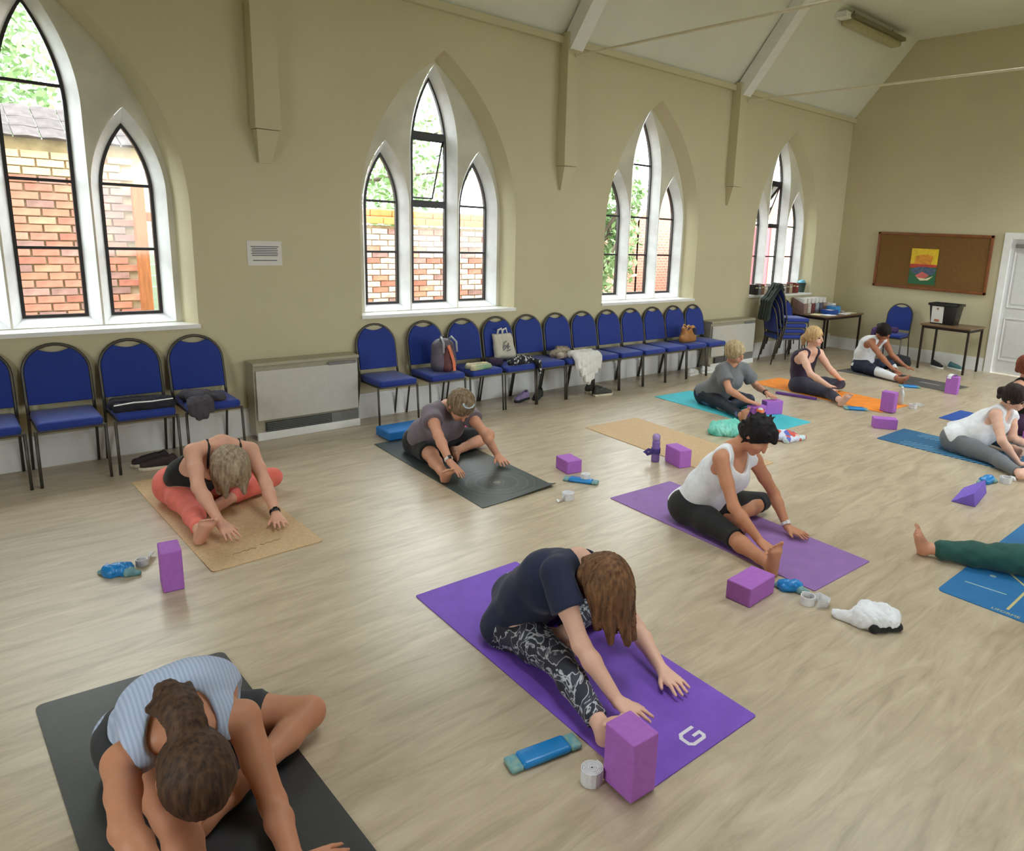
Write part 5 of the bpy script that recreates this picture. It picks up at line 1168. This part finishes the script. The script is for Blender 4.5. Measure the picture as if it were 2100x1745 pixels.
def crumpled(label, x, y, rot, s=1.0):
    t = thing('eye_pillow', label, 'eye pillow', (x, y, 0), 0, 'blue satin eye pillows'); a = math.radians(rot); d = V3(math.cos(a), math.sin(a), 0)*s; n = V3(-math.sin(a), math.cos(a), 0)*s; c = V3(x, y, 0)
    lump('satin_cover', None, None, [cone(c-d*.05+V3(0, 0, .024), c+d*.03+V3(0, 0, .03), .03*s, .034*s), cone(c-n*.02-d*.03+V3(0, 0, .018), c+n*.03+d*.02+V3(0, 0, .02), .026*s, .026*s)], sat_m, .005, .006, 60, 3, parent=t)
    lump('brocade_end', None, None, [cone(c+d*.05-n*.015+V3(0, 0, .02), c+d*.095-n*.01+V3(0, 0, .012), .026*s, .012*s), cone(c-d*.06+V3(0, 0, .02), c-d*.10+n*.01+V3(0, 0, .010), .02*s, .009*s)], end_m, .005, .004, 60, 4, parent=t)
crumpled('crumpled blue eye pillow beside the standing block at the cork mat', .605, 4.205, -35, 1.05)
crumpled('folded blue eye pillow at the corner of the muted purple mat', 3.335, 1.835, -60, .95)
eye_pillow('blue eye pillow by the flat block near the dark ringed mat', 3.548, 3.80, -58, .27, .075)
crumpled('crumpled blue eye pillow behind the violet wedge', 6.26, 1.80, -20, 1.0)
eye_pillow('blue eye pillow at the edge of the orange mat', 7.74, 3.70, -50, .26, .10)
eye_pillow('blue eye pillow at the edge of the dark grey mat', 9.64, 3.90, -52, .26, .10)
web_m = mat('white_cotton_webbing', (222, 222, 226), rough=.85, var=.05, scale=60)
def ribbon(pts, wdir, w, th=.002):
    """flat webbing along pts; wdir = width direction per point"""
    pts = [Vector(p) for p in pts]; v = []; f = []
    for i, p in enumerate(pts):
        d = (pts[min(i+1, len(pts)-1)]-pts[max(i-1, 0)]).normalized(); wd_ = Vector(wdir[i] if isinstance(wdir, list) else wdir); wd_ = (wd_-d*wd_.dot(d)).normalized(); nn = d.cross(wd_)
        for a, b in ((-1, -1), (1, -1), (1, 1), (-1, 1)): v.append(p+wd_*a*w/2+nn*b*th/2)
    for i in range(len(pts)-1):
        for k in range(4): f.append((i*4+k, i*4+(k+1) % 4, i*4+4+(k+1) % 4, i*4+4+k))
    f += [(3, 2, 1, 0), tuple(len(v)-4+k for k in range(4))]
    return MB().add(v, f)
def strap(label, x, y, turns=2.5, tail=None, rot=0, z=0.0, r0=.004, r1=.036, w=.036):
    o = thing('yoga_strap', label, 'yoga strap', (x, y, z), math.radians(rot), 'white yoga straps')
    pts = []; n = int(turns*14)
    for k in range(n+1): a = 2*math.pi*turns*k/n; r = r0+(r1-r0)*k/n; pts.append((r*math.cos(a), r*math.sin(a), w/2+.001))
    ribbon(pts, (0, 0, 1), w, .0045).build('webbing_roll', web_m, o)
    if tail: ribbon(tail, [(0, 0, 1)]+[(.3, -.3, .6)]*(len(tail)-2)+[(.5, -.5, .1)], w).build('loose_end', web_m, o)
strap('tightly rolled white strap between the eye pillow and the standing block', 1.535, 1.525, 6, rot=20, w=.055, r1=.04)
strap('loosely looped white strap by the white t-shirt', 3.275, 1.70, 1.2, [(.04, -.01, .02), (.07, -.03, .03), (.075, -.08, .022), (.04, -.10, .018), (.0, -.06, .02)], r0=.03, r1=.045, w=.045)
strap('small white strap roll lying on the blue eye pillow', 3.575, 3.775, 5.5, rot=0, z=.032)
strap('white strap roll at the lifted corner of the ringed mat', 3.235, 3.595, 6, [(-.02, 0, .02), (-.06, -.02, .022), (-.10, .0, .012)], w=.05, r1=.045)
strap('white strap trailing towards the standing block by the cork mat', 0.715, 4.255, 1.0, [(.03, .0, .02), (.045, .03, .02), (.06, .06, .02), (.075, .10, .02)], r0=.02, r1=.032)
strap('white strap in a loose heap behind the violet wedge', 6.395, 1.70, 1.6, [(.04, 0, .02), (.09, .0, .02), (.11, -.04, .02)], r0=.03, r1=.05, w=.05)
strap('white strap in loose coils in front of the orange mat', 8.42, 3.33, 1.6, [(.04, 0, .02), (.10, .03, .03), (.16, -.02, .02), (.2, -.04, .02)], r0=.03, r1=.05, w=.05)
t = thing('yoga_strap', 'white strap draped over a standing purple block', 'yoga strap', (9.76, 3.40, .23), 0, 'white yoga straps')
ribbon([(-.075, .03, -.03), (-.06, .03, .006), (-.02, .02, .025), (.03, .0, .022), (.075, -.01, .0), (.095, -.02, -.06), (.10, -.02, -.12)], (0, 1, 0), .05).build('webbing', web_m, t)

# ================================================================ things on the floor
hat = lump('white_t_shirt', 'crumpled white t-shirt dropped on the floor with a black trim', 'clothing', [cone((3.30, 1.40, .05), (3.42, 1.36, .045), .06, .05), cone((3.38, 1.30, .035), (3.47, 1.32, .03), .045, .035), cone((3.29, 1.42, .03), (3.27, 1.53, .02), .035, .022), cone((3.33, 1.34, .05), (3.36, 1.42, .07), .05, .04)], whitec, .005, .006, 55, 2)
cc = lump('black_trim', None, None, [cone((3.285, 1.335, .02), (3.395, 1.265, .02), .026, .026)], blackc, .005, .002, 60, 3, parent=hat)
bt = thing('drink_bottle', 'purple drink bottle with a dark band beside the upright-edge block', 'bottle', (4.40, 3.80, 0), group='drink bottles')
pb_m = mat('purple_plastic', (128, 100, 170), rough=.3, var=.05); db_m = mat('dark_violet_band', (66, 50, 126), rough=.5)
MB().lathe([(.030, 0), (.036, .01), (.036, .12), (.033, .14), (.034, .17), (.030, .19)], 20).build('bottle_body', pb_m, bt, smooth=True)
MB().lathe([(.032, .19), (.034, .20), (.034, .225), (.024, .24), (.0, .242)], 20).build('cap', mat('pale_purple_plastic', (160, 136, 190), rough=.3), bt, smooth=True)
MB().lathe([(.040, .075), (.0405, .08), (.0405, .115), (.040, .12)], 20).build('band', db_m, bt, smooth=True)
ribbon([(-.04, .0, .10), (-.07, .02, .11), (-.10, .04, .085), (-.07, .03, .07), (-.04, .01, .08)], (0, 0, 1), .03).build('loop', db_m, bt)
lump('teal_towel', 'teal fleece with a pale edge heaped on the floor by the turquoise mat', 'towel', [cone((5.50, 4.02, .04), (5.78, 3.84, .05), .05, .05), cone((5.56, 4.06, .06), (5.74, 3.95, .08), .05, .05), cone((5.62, 3.86, .035), (5.80, 3.78, .04), .05, .04), cone((5.50, 3.98, .03), (5.60, 3.88, .03), .04, .04)], mat('teal_fleece', (74, 184, 164), rough=.9, rgb2=(150, 214, 200), scale=5), .007, .014, 40, 4)
def patch_mat():
    m = bpy.data.materials.new('patterned_cotton'); m.use_nodes = True; nt = m.node_tree; N = nt.nodes; L = nt.links; b = N['Principled BSDF']; tc = N.new('ShaderNodeTexCoord'); vo = N.new('ShaderNodeTexVoronoi'); vo.inputs['Scale'].default_value = 16; L.new(tc.outputs['Object'], vo.inputs['Vector'])
    r = N.new('ShaderNodeValToRGB'); r.color_ramp.interpolation = 'CONSTANT'; e = r.color_ramp.elements; e[0].color = (*lin((206, 90, 76)), 1); e[1].position = .3; e[1].color = (*lin((206, 214, 232)), 1)
    for p, c in ((.5, (96, 112, 190)), (.68, (226, 170, 160)), (.84, (196, 220, 226))): x = e.new(p); x.color = (*lin(c), 1)
    sp = N.new('ShaderNodeSeparateColor'); L.new(vo.outputs['Color'], sp.inputs['Color']); L.new(sp.outputs[0], r.inputs['Fac']); L.new(r.outputs['Color'], b.inputs['Base Color']); b.inputs['Roughness'].default_value = .85; return m
pat_m = patch_mat()
lump('patterned_scarf', 'red, white and blue patterned scarf crumpled on the floor past the teal fleece', 'scarf', [cone((5.80, 3.56, .04), (6.02, 3.46, .035), .05, .04), cone((5.86, 3.44, .025), (6.10, 3.40, .02), .035, .025), cone((5.84, 3.55, .07), (5.95, 3.50, .06), .035, .035)], pat_m, .008, .007, 45, 6)
oc = thing('orange_cup', 'orange drinking cup in front of a block on the turquoise mat', 'cup', (6.275, 4.022, .006))
MB().lathe([(.030, 0), (.032, .003), (.042, .135), (.040, .137), (.036, .12), (.028, .012)], 20).build('cup_body', mat('orange_plastic', (226, 110, 48), rough=.35), oc, smooth=True)
MB().lathe([(.026, .10), (.030, .135), (.020, .150), (.0, .152)], 14).build('contents', mat('clear_wrap', (226, 224, 214), rough=.3), oc, smooth=True)
cb = thing('foam_cushion', 'flat blue foam cushion behind the dark ringed mat', 'cushion', (3.09, 5.67, .006)); MB().box((0, 0, .04), (.46, .26, .08), bev=.012).build('foam', mat('sky_blue_foam', (40, 128, 210), rough=.6), cb)
pk = thing('pink_cushion', 'bright pink foam pad behind the person in the mauve t-shirt', 'cushion', (3.50, 5.50, 0)); MB().box((0, 0, .035), (.22, .30, .07), bev=.010).build('foam', mat('hot_pink_foam', (226, 70, 150), rough=.6), pk)
wb = thing('water_bottle', 'clear water bottle standing at the end of the orange mat', 'bottle', (8.455, 3.50, .006), group='drink bottles')
MB().lathe([(.030, 0), (.034, .006), (.034, .07), (.031, .08), (.034, .09), (.034, .15), (.014, .185), (.013, .20)], 18).build('bottle_body', mat('cloudy_plastic', (200, 204, 206), rough=.15, spec=.7), wb, smooth=True); MB().lathe([(.016, .20), (.016, .218), (0, .22)], 14).build('cap', white_m, wb, smooth=True)

# shoes
def shoe(name, label, x, y, rot, up, sole, L_=.26, group='shoes under the chairs'):
    t = thing(name, label, 'shoe', (x, y, 0), math.radians(rot), group)
    pr = [(0, -.030), (.03, -.036), (.10, -.033), (.18, -.044), (.23, -.038), (L_, -.010), (L_, .012), (.23, .040), (.17, .040), (.10, .030), (.03, .034), (0, .028)]
    MB().prism([(a-.13, b) for a, b in pr], Mloc((0, 0, 0), (1, 0, 0), (0, 1, 0), (0, 0, .026))).build('sole', sole, t, bev=.006)
    F = skin_field([(cone((-.10, 0, .05), (.09, 0, .038), .034, .030), .02), (cone((-.09, 0, .045), (-.085, 0, .085), .034, .032), .02), (cone((-.06, 0, .075), (.04, 0, .055), .030, .028), .02)], .006)
    F.sub(cone((-.075, 0, .085), (-.06, 0, .14), .024, .030), .008); F.cut(V3(0, 0, .022), V3(0, 0, -1))
    field_obj('upper', F, up, V3(0, 0, 0), t)
    mb = MB()
    for k in range(3): mb.tube([(.0+k*.024, -.022, .078-k*.009), (.0+k*.024, 0, .088-k*.010), (.0+k*.024, .022, .078-k*.009)], .003, 5)
    mb.build('laces', sole, t)
dk_sh = mat('dark_trainer', (52, 40, 42), rough=.7, var=.15); cr_so = mat('cream_sole', (214, 204, 184), rough=.6)
shoe('trainer', 'dark trainer with a cream sole under the clothes-covered chair, nearer the wall', 1.13, 6.02, 172, dk_sh, cr_so); shoe('trainer', 'dark trainer with a cream sole beside its pair, nearer the cork mat', 1.16, 5.90, 168, dk_sh, cr_so)
gr_sh = mat('grey_canvas', (70, 70, 66), rough=.8, var=.15)
shoe('canvas_shoe', 'grey canvas shoe with a cream sole below the white fleece', 5.73, 5.815, -10, gr_sh, cr_so)
shoe('canvas_shoe', 'grey canvas shoe half hidden behind its pair below the fleece', 5.76, 5.995, -10, gr_sh, cr_so)
shoe('sandal', 'black and lilac sandal under the chair beside the scarf', 4.76, 6.12, 200, mat('lilac_leather', (150, 130, 176), rough=.5), blackc); shoe('sandal', 'black sandal under the chair beside its lilac pair', 4.99, 6.12, 215, blackc, blackc)
shoe('white_shoe', 'white shoe under the handbag chair', 7.66, 6.03, 10, mat('white_leather', (226, 226, 222), rough=.5), white_m); shoe('white_shoe', 'white shoe under the last chair of the row', 7.97, 6.02, -10, MATS['white_leather'], white_m)
shoe('trainer', 'black trainer under the small table by the door', 11.62, 4.32, 240, blackc, white_m, group='shoes under the small table'); shoe('trainer', 'teal and white trainer under the small table by the door', 11.72, 4.08, 250, mat('teal_trainer', (70, 120, 124), rough=.6), white_m, group='shoes under the small table')

# ================================================================ bags and clothes on the chairs
SZ = .458
lump('dark_cardigan', 'dark folded clothes with a white stripe on a blue chair', 'clothing', [cone((.94, 6.05, SZ+.03), (1.28, 6.02, SZ+.03), .04, .04), cone((.95, 5.96, SZ+.025), (1.28, 5.94, SZ+.025), .035, .035), cone((.96, 6.14, SZ+.03), (1.26, 6.12, SZ+.03), .035, .03)], mat('dark_navy_knit', (34, 34, 44), rough=.9, var=.3, scale=12), .007, .006, 45, 7, zmin=SZ)
pi = bpy.context.scene.objects['dark_cardigan']; mb = MB().tube([Vector((.92, 5.925, SZ+.055))-pi.location, Vector((1.04, 5.915, SZ+.066))-pi.location, Vector((1.16, 5.92, SZ+.060))-pi.location, Vector((1.30, 5.93, SZ+.062))-pi.location], .005, 6); mb.build('white_piping', white_m, pi)
lump('grey_jacket', 'charcoal grey jacket slung over the corner of the chair beside the heater', 'jacket', [cone((1.42, 6.08, SZ+.042), (1.54, 5.98, SZ+.045), .045, .045), cone((1.44, 5.99, SZ+.038), (1.64, 5.94, SZ+.03), .042, .032), cone((1.42, 5.90, SZ+.030), (1.52, 5.895, SZ+.030), .034, .034)]+[cone((x_, 5.868, SZ+.01), (x_+.005, 5.858, z_), .030, .024) for x_, z_ in ((1.41, .40), (1.45, .365), (1.49, .375), (1.53, .415))], mat('charcoal_jersey', (74, 70, 78), rough=.9, var=.1), .007, .007, 50, 8, zmin=.2)
# backpack
bp_ = thing('backpack', 'grey backpack with an orange panel and mesh pockets on a chair', 'backpack', (3.735, 6.07, SZ), math.radians(4)); bg_m = mat('grey_purple_nylon', (104, 96, 108), rough=.6, var=.2, scale=9)
F = skin_field([(cone((0, 0, .10), (0, .02, .24), .105, .085), .04), (cone((-.05, 0, .08), (-.05, .02, .24), .09, .07), .04), (cone((.05, 0, .08), (.05, .02, .24), .09, .07), .04)], .008); F.cut(V3(0, 0, .004), V3(0, 0, -1)); F.ripple(.003, 50, 2); field_obj('pack_body', F, bg_m, V3(0, 0, 0), bp_)
F = skin_field([(cone((0, -.075, .06), (0, -.055, .20), .055, .045), .03), (cone((-.02, -.075, .06), (-.02, -.055, .20), .05, .04), .03)], .008); field_obj('front_pocket', F, mat('maroon_mesh', (108, 62, 66), rough=.7, var=.2), V3(0, 0, 0), bp_)
ribbon([(.025, -.142, .02), (.020, -.140, .10), (.0, -.118, .20), (-.015, -.095, .27)], (1, 0, 0), .032, .006).build('orange_panel', mat('orange_nylon', (226, 124, 84), rough=.6), bp_)
for s in (-1, 1): MB().tube([(s*.05, .0, .30), (s*.06, -.04, .345), (s*.075, -.10, .30), (s*.08, -.105, .20)], .011, 8).build('shoulder_strap', mat('pale_grey_nylon', (168, 170, 172), rough=.6), bp_, smooth=True)
MB().tube([(-.03, .03, .315), (-.015, .03, .345), (.015, .03, .345), (.03, .03, .315)], .008, 6).build('grab_handle', bg_m, bp_, smooth=True)
lb = lump('leaflet_bag', 'cream and green printed bag of leaflets slumped on a chair', 'bag', [cone((3.99, 5.93, SZ+.02), (4.20, 5.96, SZ+.022), .035, .03), cone((4.0, 6.03, SZ+.02), (4.22, 6.04, SZ+.02), .04, .03)], mat('green_printed_plastic', (72, 150, 116), rough=.4, rgb2=(232, 206, 172), scale=4), .007, .005, 50, 9, zmin=SZ)
# canvas tote
tt = thing('tote_bag', 'off-white canvas tote with a grey drawing leaning on a chair back', 'tote bag', (4.60, 6.205, SZ), math.radians(-3)); cv_m = mat('natural_canvas', (206, 200, 184), rough=.9, var=.06, scale=12, bump=.05)
F = skin_field([(cone((-.09, .02, .05), (-.10, .10, .28), .045, .022), .03), (cone((.09, .02, .05), (.10, .10, .28), .045, .022), .03), (cone((0, .02, .05), (0, .10, .28), .05, .022), .03), (cone((-.05, .02, .05), (-.05, .10, .28), .05, .02), .03), (cone((.05, .02, .05), (.05, .10, .28), .05, .02), .03)], .007); F.cut(V3(0, 0, .004), V3(0, 0, -1)); F.cut(V3(0, .1, .285), V3(0, 0, 1)); F.ripple(.004, 36, 3); field_obj('bag_body', F, cv_m, V3(0, 0, 0), tt)
for s in (-1, 1): ribbon([(s*.03-.035, .085, .27), (s*.03-.03, .075, .33), (s*.03+.01, .075, .345), (s*.03+.04, .085, .27)], (0, .3, 1), .022, .003).build('handle', mat('white_tape', (232, 230, 224), rough=.8), tt)
mb = MB()
for k, (a, b, c_, d) in enumerate([(-.04, .12, .03, .17), (-.03, .17, .05, .15), (.0, .11, .05, .12), (-.02, .19, .02, .21), (-.04, .14, -.01, .20), (.02, .13, .04, .19)]): y_ = lambda z: -.043+(z-.05)*.44; mb.tube([(a, y_(b), b), (c_, y_(d), d)], .0055, 5)
mb.build('printed_drawing', mat('grey_ink_print', (120, 120, 124), rough=.8), tt)
lump('plum_bag', 'small dark plum pouch on a chair next to the canvas tote', 'bag', [cone((4.32, 6.08, SZ+.035), (4.40, 6.05, SZ+.03), .045, .04)], cloth('plum_cloth', (52, 34, 62)), .007, .003, 60, 2, zmin=SZ)
bw_m = mat('black_white_print', (26, 26, 32), rough=.85, rgb2=(214, 214, 218), scale=26); bw_m.node_tree.nodes['Color Ramp'].color_ramp.elements[0].position = .38; bw_m.node_tree.nodes['Color Ramp'].color_ramp.elements[1].position = .46
lump('printed_scarf', 'black and white printed scarf bundled in front of the tote', 'scarf', [cone((4.48, 5.95, SZ+.038), (4.74, 5.98, SZ+.034), .042, .036), cone((4.62, 5.97, SZ+.06), (4.77, 6.01, SZ+.04), .04, .034), cone((4.77, 5.91, SZ+.03), (4.79, 5.868, SZ+.015), .026, .024), cone((4.79, 5.868, SZ+.015), (4.81, 5.862, SZ-.09), .024, .018)], bw_m, .007, .006, 50, 5, zmin=.2)
lump('fur_gilet', 'cream and brown furry garment beside the white fleece', 'clothing', [cone((5.19, 6.10, SZ+.035), (5.40, 6.12, SZ+.045), .045, .05), cone((5.20, 6.02, SZ+.03), (5.27, 6.02, SZ+.03), .04, .035), cone((5.30, 6.16, SZ+.08), (5.42, 6.16, SZ+.07), .03, .03)], mat('cream_fur', (206, 196, 178), rough=.95, rgb2=(104, 84, 76), scale=11), .007, .010, 75, 6, zmin=SZ)
lump('white_fleece', 'white fleece hanging down over the front of a chair', 'clothing', [cone((5.35, 5.99, SZ+.040), (5.64, 5.97, SZ+.040), .042, .042), cone((5.35, 5.905, SZ+.036), (5.67, 5.90, SZ+.034), .038, .038)]+[cone((x_, 5.866, SZ+.012), (x_+d_, 5.858, z_), .032, .024) for x_, d_, z_ in ((5.34, .01, .36), (5.40, .02, .27), (5.46, .02, .20), (5.52, .01, .17), (5.58, .0, .22), (5.64, -.01, .29), (5.69, -.01, .34))], mat('white_fleece_pile', (226, 224, 220), rough=.95, var=.04), .007, .007, 34, 4, zmin=.1, k=.03)
hb = thing('handbag', 'tan leather handbag with upright handles on a chair', 'handbag', (7.555, 6.09, SZ), math.radians(6)); tan_m = mat('tan_leather', (178, 122, 66), rough=.5, var=.15, scale=10)
F = skin_field([(cone((-.10, 0, .05), (.10, 0, .05), .065, .065), .03), (cone((-.07, 0, .08), (-.11, 0, .19), .05, .035), .03), (cone((.07, 0, .08), (.11, 0, .19), .05, .035), .03), (cone((-.06, 0, .10), (.06, 0, .10), .06, .06), .03)], .007); F.cut(V3(0, 0, .004), V3(0, 0, -1)); F.ripple(.003, 50, 2); field_obj('bag_body', F, tan_m, V3(0, 0, 0), hb)
for s in (-1, 1): MB().tube([(-.08, s*.03, .17), (-.07, s*.035, .23), (-.05, s*.035, .24), (.05, s*.035, .19), (.07, s*.035, .21), (.08, s*.03, .17)], .009, 6).build('handle', mat('pale_tan_leather', (206, 156, 100), rough=.5), hb, smooth=True)
MB().box((.09, -.05, .15), (.07, .03, .09), bev=.01).build('navy_pouch', navyc, hb)

# ================================================================ far end of the hall
books = [('black', (44, 40, 40)), ('slate grey', (112, 112, 112)), ('chestnut brown', (118, 84, 66)), ('oatmeal', (190, 178, 160)), ('dark umber', (80, 64, 54)), ('dove grey', (152, 148, 144)), ('rust brown', (132, 88, 70)), ('cream', (208, 200, 184)),
         ('taupe', (134, 118, 106)), ('ash grey', (172, 166, 158)), ('cocoa', (96, 74, 64)), ('buff', (176, 158, 132)), ('maroon', (104, 36, 32)), ('dark red', (128, 48, 40))]
x = 9.56
for k, (nm, c) in enumerate(books):
    w_ = random.uniform(.07, .10); h_ = random.uniform(.12, .17)
    b = thing('book', 'thick %s book standing in the row on the last window sill' % nm, 'book', (x+w_/2, YW+.09, 1.006), 0, 'books on the window sill')
    MB().box((0, 0, h_/2), (w_, .125, h_), bev=.002).build('cover', mat('book_cover_%s' % nm.replace(' ', '_'), c, rough=.6), b); MB().box((0, -.064, h_*.7), (w_*.7, .002, .02)).build('spine_label', pap_m if k % 2 else gold_m, b)
    x += w_+.004
pt = thing('plant_tub', 'dark green tub with a pale blue lining on the window sill', 'tub', (11.02, YW+.09, 1.006)); MB().lathe([(.055, 0), (.075, .15), (.080, .16), (.074, .16), (.052, .01)], 20).build('tub', mat('dark_green_plastic', (34, 56, 50), rough=.5), pt, smooth=True)
F = skin_field([(cone((-.03, 0, .16), (.03, 0, .17), .045, .045), .02)], .008); F.ripple(.008, 60, 2); field_obj('blue_lining', F, mat('pale_blue_plastic', (120, 186, 216), rough=.4), V3(0, 0, 0), pt)
TZ = .7005
cols = [(150, 120, 110), (206, 196, 180), (120, 60, 60), (166, 176, 186), (96, 96, 110), (180, 150, 130)]; cn = ['pinkish', 'cream', 'dark red', 'pale blue', 'slate', 'beige']
for k in range(6):
    b = thing('magazine_file', '%s magazine file standing at the back of the book table' % cn[k], 'file', (10.62+k*.125, 6.25, TZ), 0, 'magazine files on the table')
    MB().prism([(-.11, 0), (.11, 0), (.11, .24), (-.11, .15)], Mloc((-.05, 0, 0), (0, 1, 0), (0, 0, 1), (.10, 0, 0))).build('file_case', mat('file_%d' % k, cols[k], rough=.6), b); MB().box((0, .0, .13), (.08, .19, .22)).build('papers', pap_m, b)
def tray(label, x, y, dims, m):
    t = thing('storage_tray', label, 'tray', (x, y, TZ), random.uniform(-.08, .08), 'trays on the book table'); mb = MB(); a, b_, h_ = dims
    mb.box((0, 0, .003), (a, b_, .006))
    for s in (-1, 1): mb.box((s*a/2, 0, h_/2), (.006, b_, h_)); mb.box((0, s*b_/2, h_/2), (a, .006, h_))
    mb.build('tray_body', m, t); MB().box((0, 0, h_*.5), (a*.85, b_*.85, h_*.8), bev=.004).build('contents', pap_m, t)
tray('royal blue tray of papers on the book table', 11.00, 5.915, (.24, .17, .07), mat('blue_plastic_a', (40, 80, 160), rough=.4)); tray('sky blue tray on the book table', 11.26, 5.99, (.18, .16, .11), mat('blue_plastic_b', (60, 140, 200), rough=.4)); tray('white tray on the book table', 11.43, 6.14, (.12, .12, .14), white_m)
for k, (x, y, r, c, lb_) in enumerate([(10.64, 5.94, 10, (232, 222, 180), 'cream'), (10.745, 5.785, -5, (226, 230, 232), 'white'), (11.25, 5.785, 8, (236, 236, 236), 'bright white'), (11.52, 5.83, -8, (230, 220, 190), 'ivory'), (11.62, 6.06, 20, (206, 204, 198), 'pale grey')]):
    b = MB().box((0, 0, .004), (.21, .15, .008), bev=.001).build('leaflet', mat('leaflet_paper_%d' % k, c, rough=.7, var=.02)); b.location = (x, y, TZ); b.rotation_euler = (0, 0, math.radians(r)); tag(b, '%s leaflet pile lying on the book table' % lb_, 'leaflet', 'leaflets on the book table')
def stk(x_, y_, z_): return (STX+math.cos(STR)*x_-math.sin(STR)*y_, STY+math.sin(STR)*x_+math.cos(STR)*y_, z_)
lump('green_coat', 'dark green coat hung over the back of the chair stack', 'coat', [cone(stk(x_, *a_), stk(x_, *b_), r1_, r2_) for x_ in (-.11, -.04, .04, .11) for a_, b_, r1_, r2_ in (((.100, 1.13), (.150, 1.195), .018, .022), ((.150, 1.195), (.300, .95), .024, .030), ((.300, .95), (.325, .69), .030, .038))], cloth('bottle_green_cloth', (34, 48, 44)), .008, .004, 20, 3, zmin=.3, k=.045)
rb = thing('recycling_box', 'black plastic box with a rim and a white sheet taped on its front', 'storage box', (11.60, 4.30, TZ), math.radians(4)); bk_m = mat('black_box_plastic', (30, 30, 32), rough=.4)
a0, b0, a1, b1, hh = .13, .17, .155, .205, .30
mb = MB().add([(-a0, -b0, 0), (a0, -b0, 0), (a0, b0, 0), (-a0, b0, 0), (-a1, -b1, hh), (a1, -b1, hh), (a1, b1, hh), (-a1, b1, hh)], [(3, 2, 1, 0), (0, 1, 5, 4), (1, 2, 6, 5), (2, 3, 7, 6), (3, 0, 4, 7), (4, 5, 6, 7)]); mb.build('box_body', bk_m, rb, bev=.006)
mb = MB()
for s in (-1, 1): mb.box((s*(a1+.006), 0, hh), (.022, 2*b1+.034, .035)); mb.box((0, s*(b1+.006), hh), (2*a1+.034, .022, .035))
mb.build('rim', bk_m, rb, bev=.004)
MB().box((-.148, .075, .145), (.003, .17, .255), M=Matrix.Rotation(math.radians(-4.5), 3, 'Y')).build('paper_sheet', pap_m, rb); mb = MB()
mb.box((-.158, .075, .235), (.002, .03, .03)); mb.build('printed_crest', mat('sepia_print', (150, 120, 90), rough=.7), rb); MB().box((-.146, .075, .055), (.002, .07, .035), M=Matrix.Rotation(math.radians(-4.5), 3, 'Y')).build('printed_logo', mat('brick_print', (190, 110, 84), rough=.7), rb)
lump('purple_hoodie', 'purple top thrown on the chair below the noticeboard', 'clothing', [cone((11.44, 5.16, .50), (11.62, 5.05, .50), .05, .05), cone((11.44, 5.20, .51), (11.44, 5.31, .49), .045, .042), cone((11.44, 5.325, .47), (11.44, 5.335, .38), .040, .035)], cloth('purple_cloth', (84, 58, 116)), .009, .006, 50, 3, zmin=.3)
lump('black_holdall', 'black holdall slumped on the floor in front of the chair by the end wall', 'bag', [cone((11.17, 4.88, .07), (11.22, 4.64, .06), .08, .07), cone((11.22, 4.76, .12), (11.26, 4.66, .10), .06, .06)], cloth('black_nylon', (28, 28, 34)), .009, .006, 45, 5)
# hair clip on the person in the mauve top
pm = [o for o in sc.objects if o.name.startswith('person') and 'mauve' in o.get('label', '')][0]
hp_ = V3(JOINTS['P3']['head']); hf = nrm_(V3(0, -.5, -.86)); hu = perp(hp_-V3(JOINTS['P3']['neck']), hf); c_ = hp_+hu*.118+hf*.03-V3(pm.location)
mb = MB(); hl = np.cross(hf, hu)
for k in range(3): mb.tube([Vector(c_+hl*(.045*math.cos(a))+hf*(.028*math.sin(a))+hl*(k-1)*.004) for a in [i*math.pi/8 for i in range(16)]], .005+.001*k, 6, closed=True)
for k in (-1, 0, 1): mb.tube([Vector(c_+hl*k*.025-hf*.022), Vector(c_+hl*k*.025+hu*.006), Vector(c_+hl*k*.025+hf*.022)], .004, 6)
mb.build('hair_clip', mat('silver_clip', (176, 190, 196), rough=.3, metal=.5), pm, smooth=True)
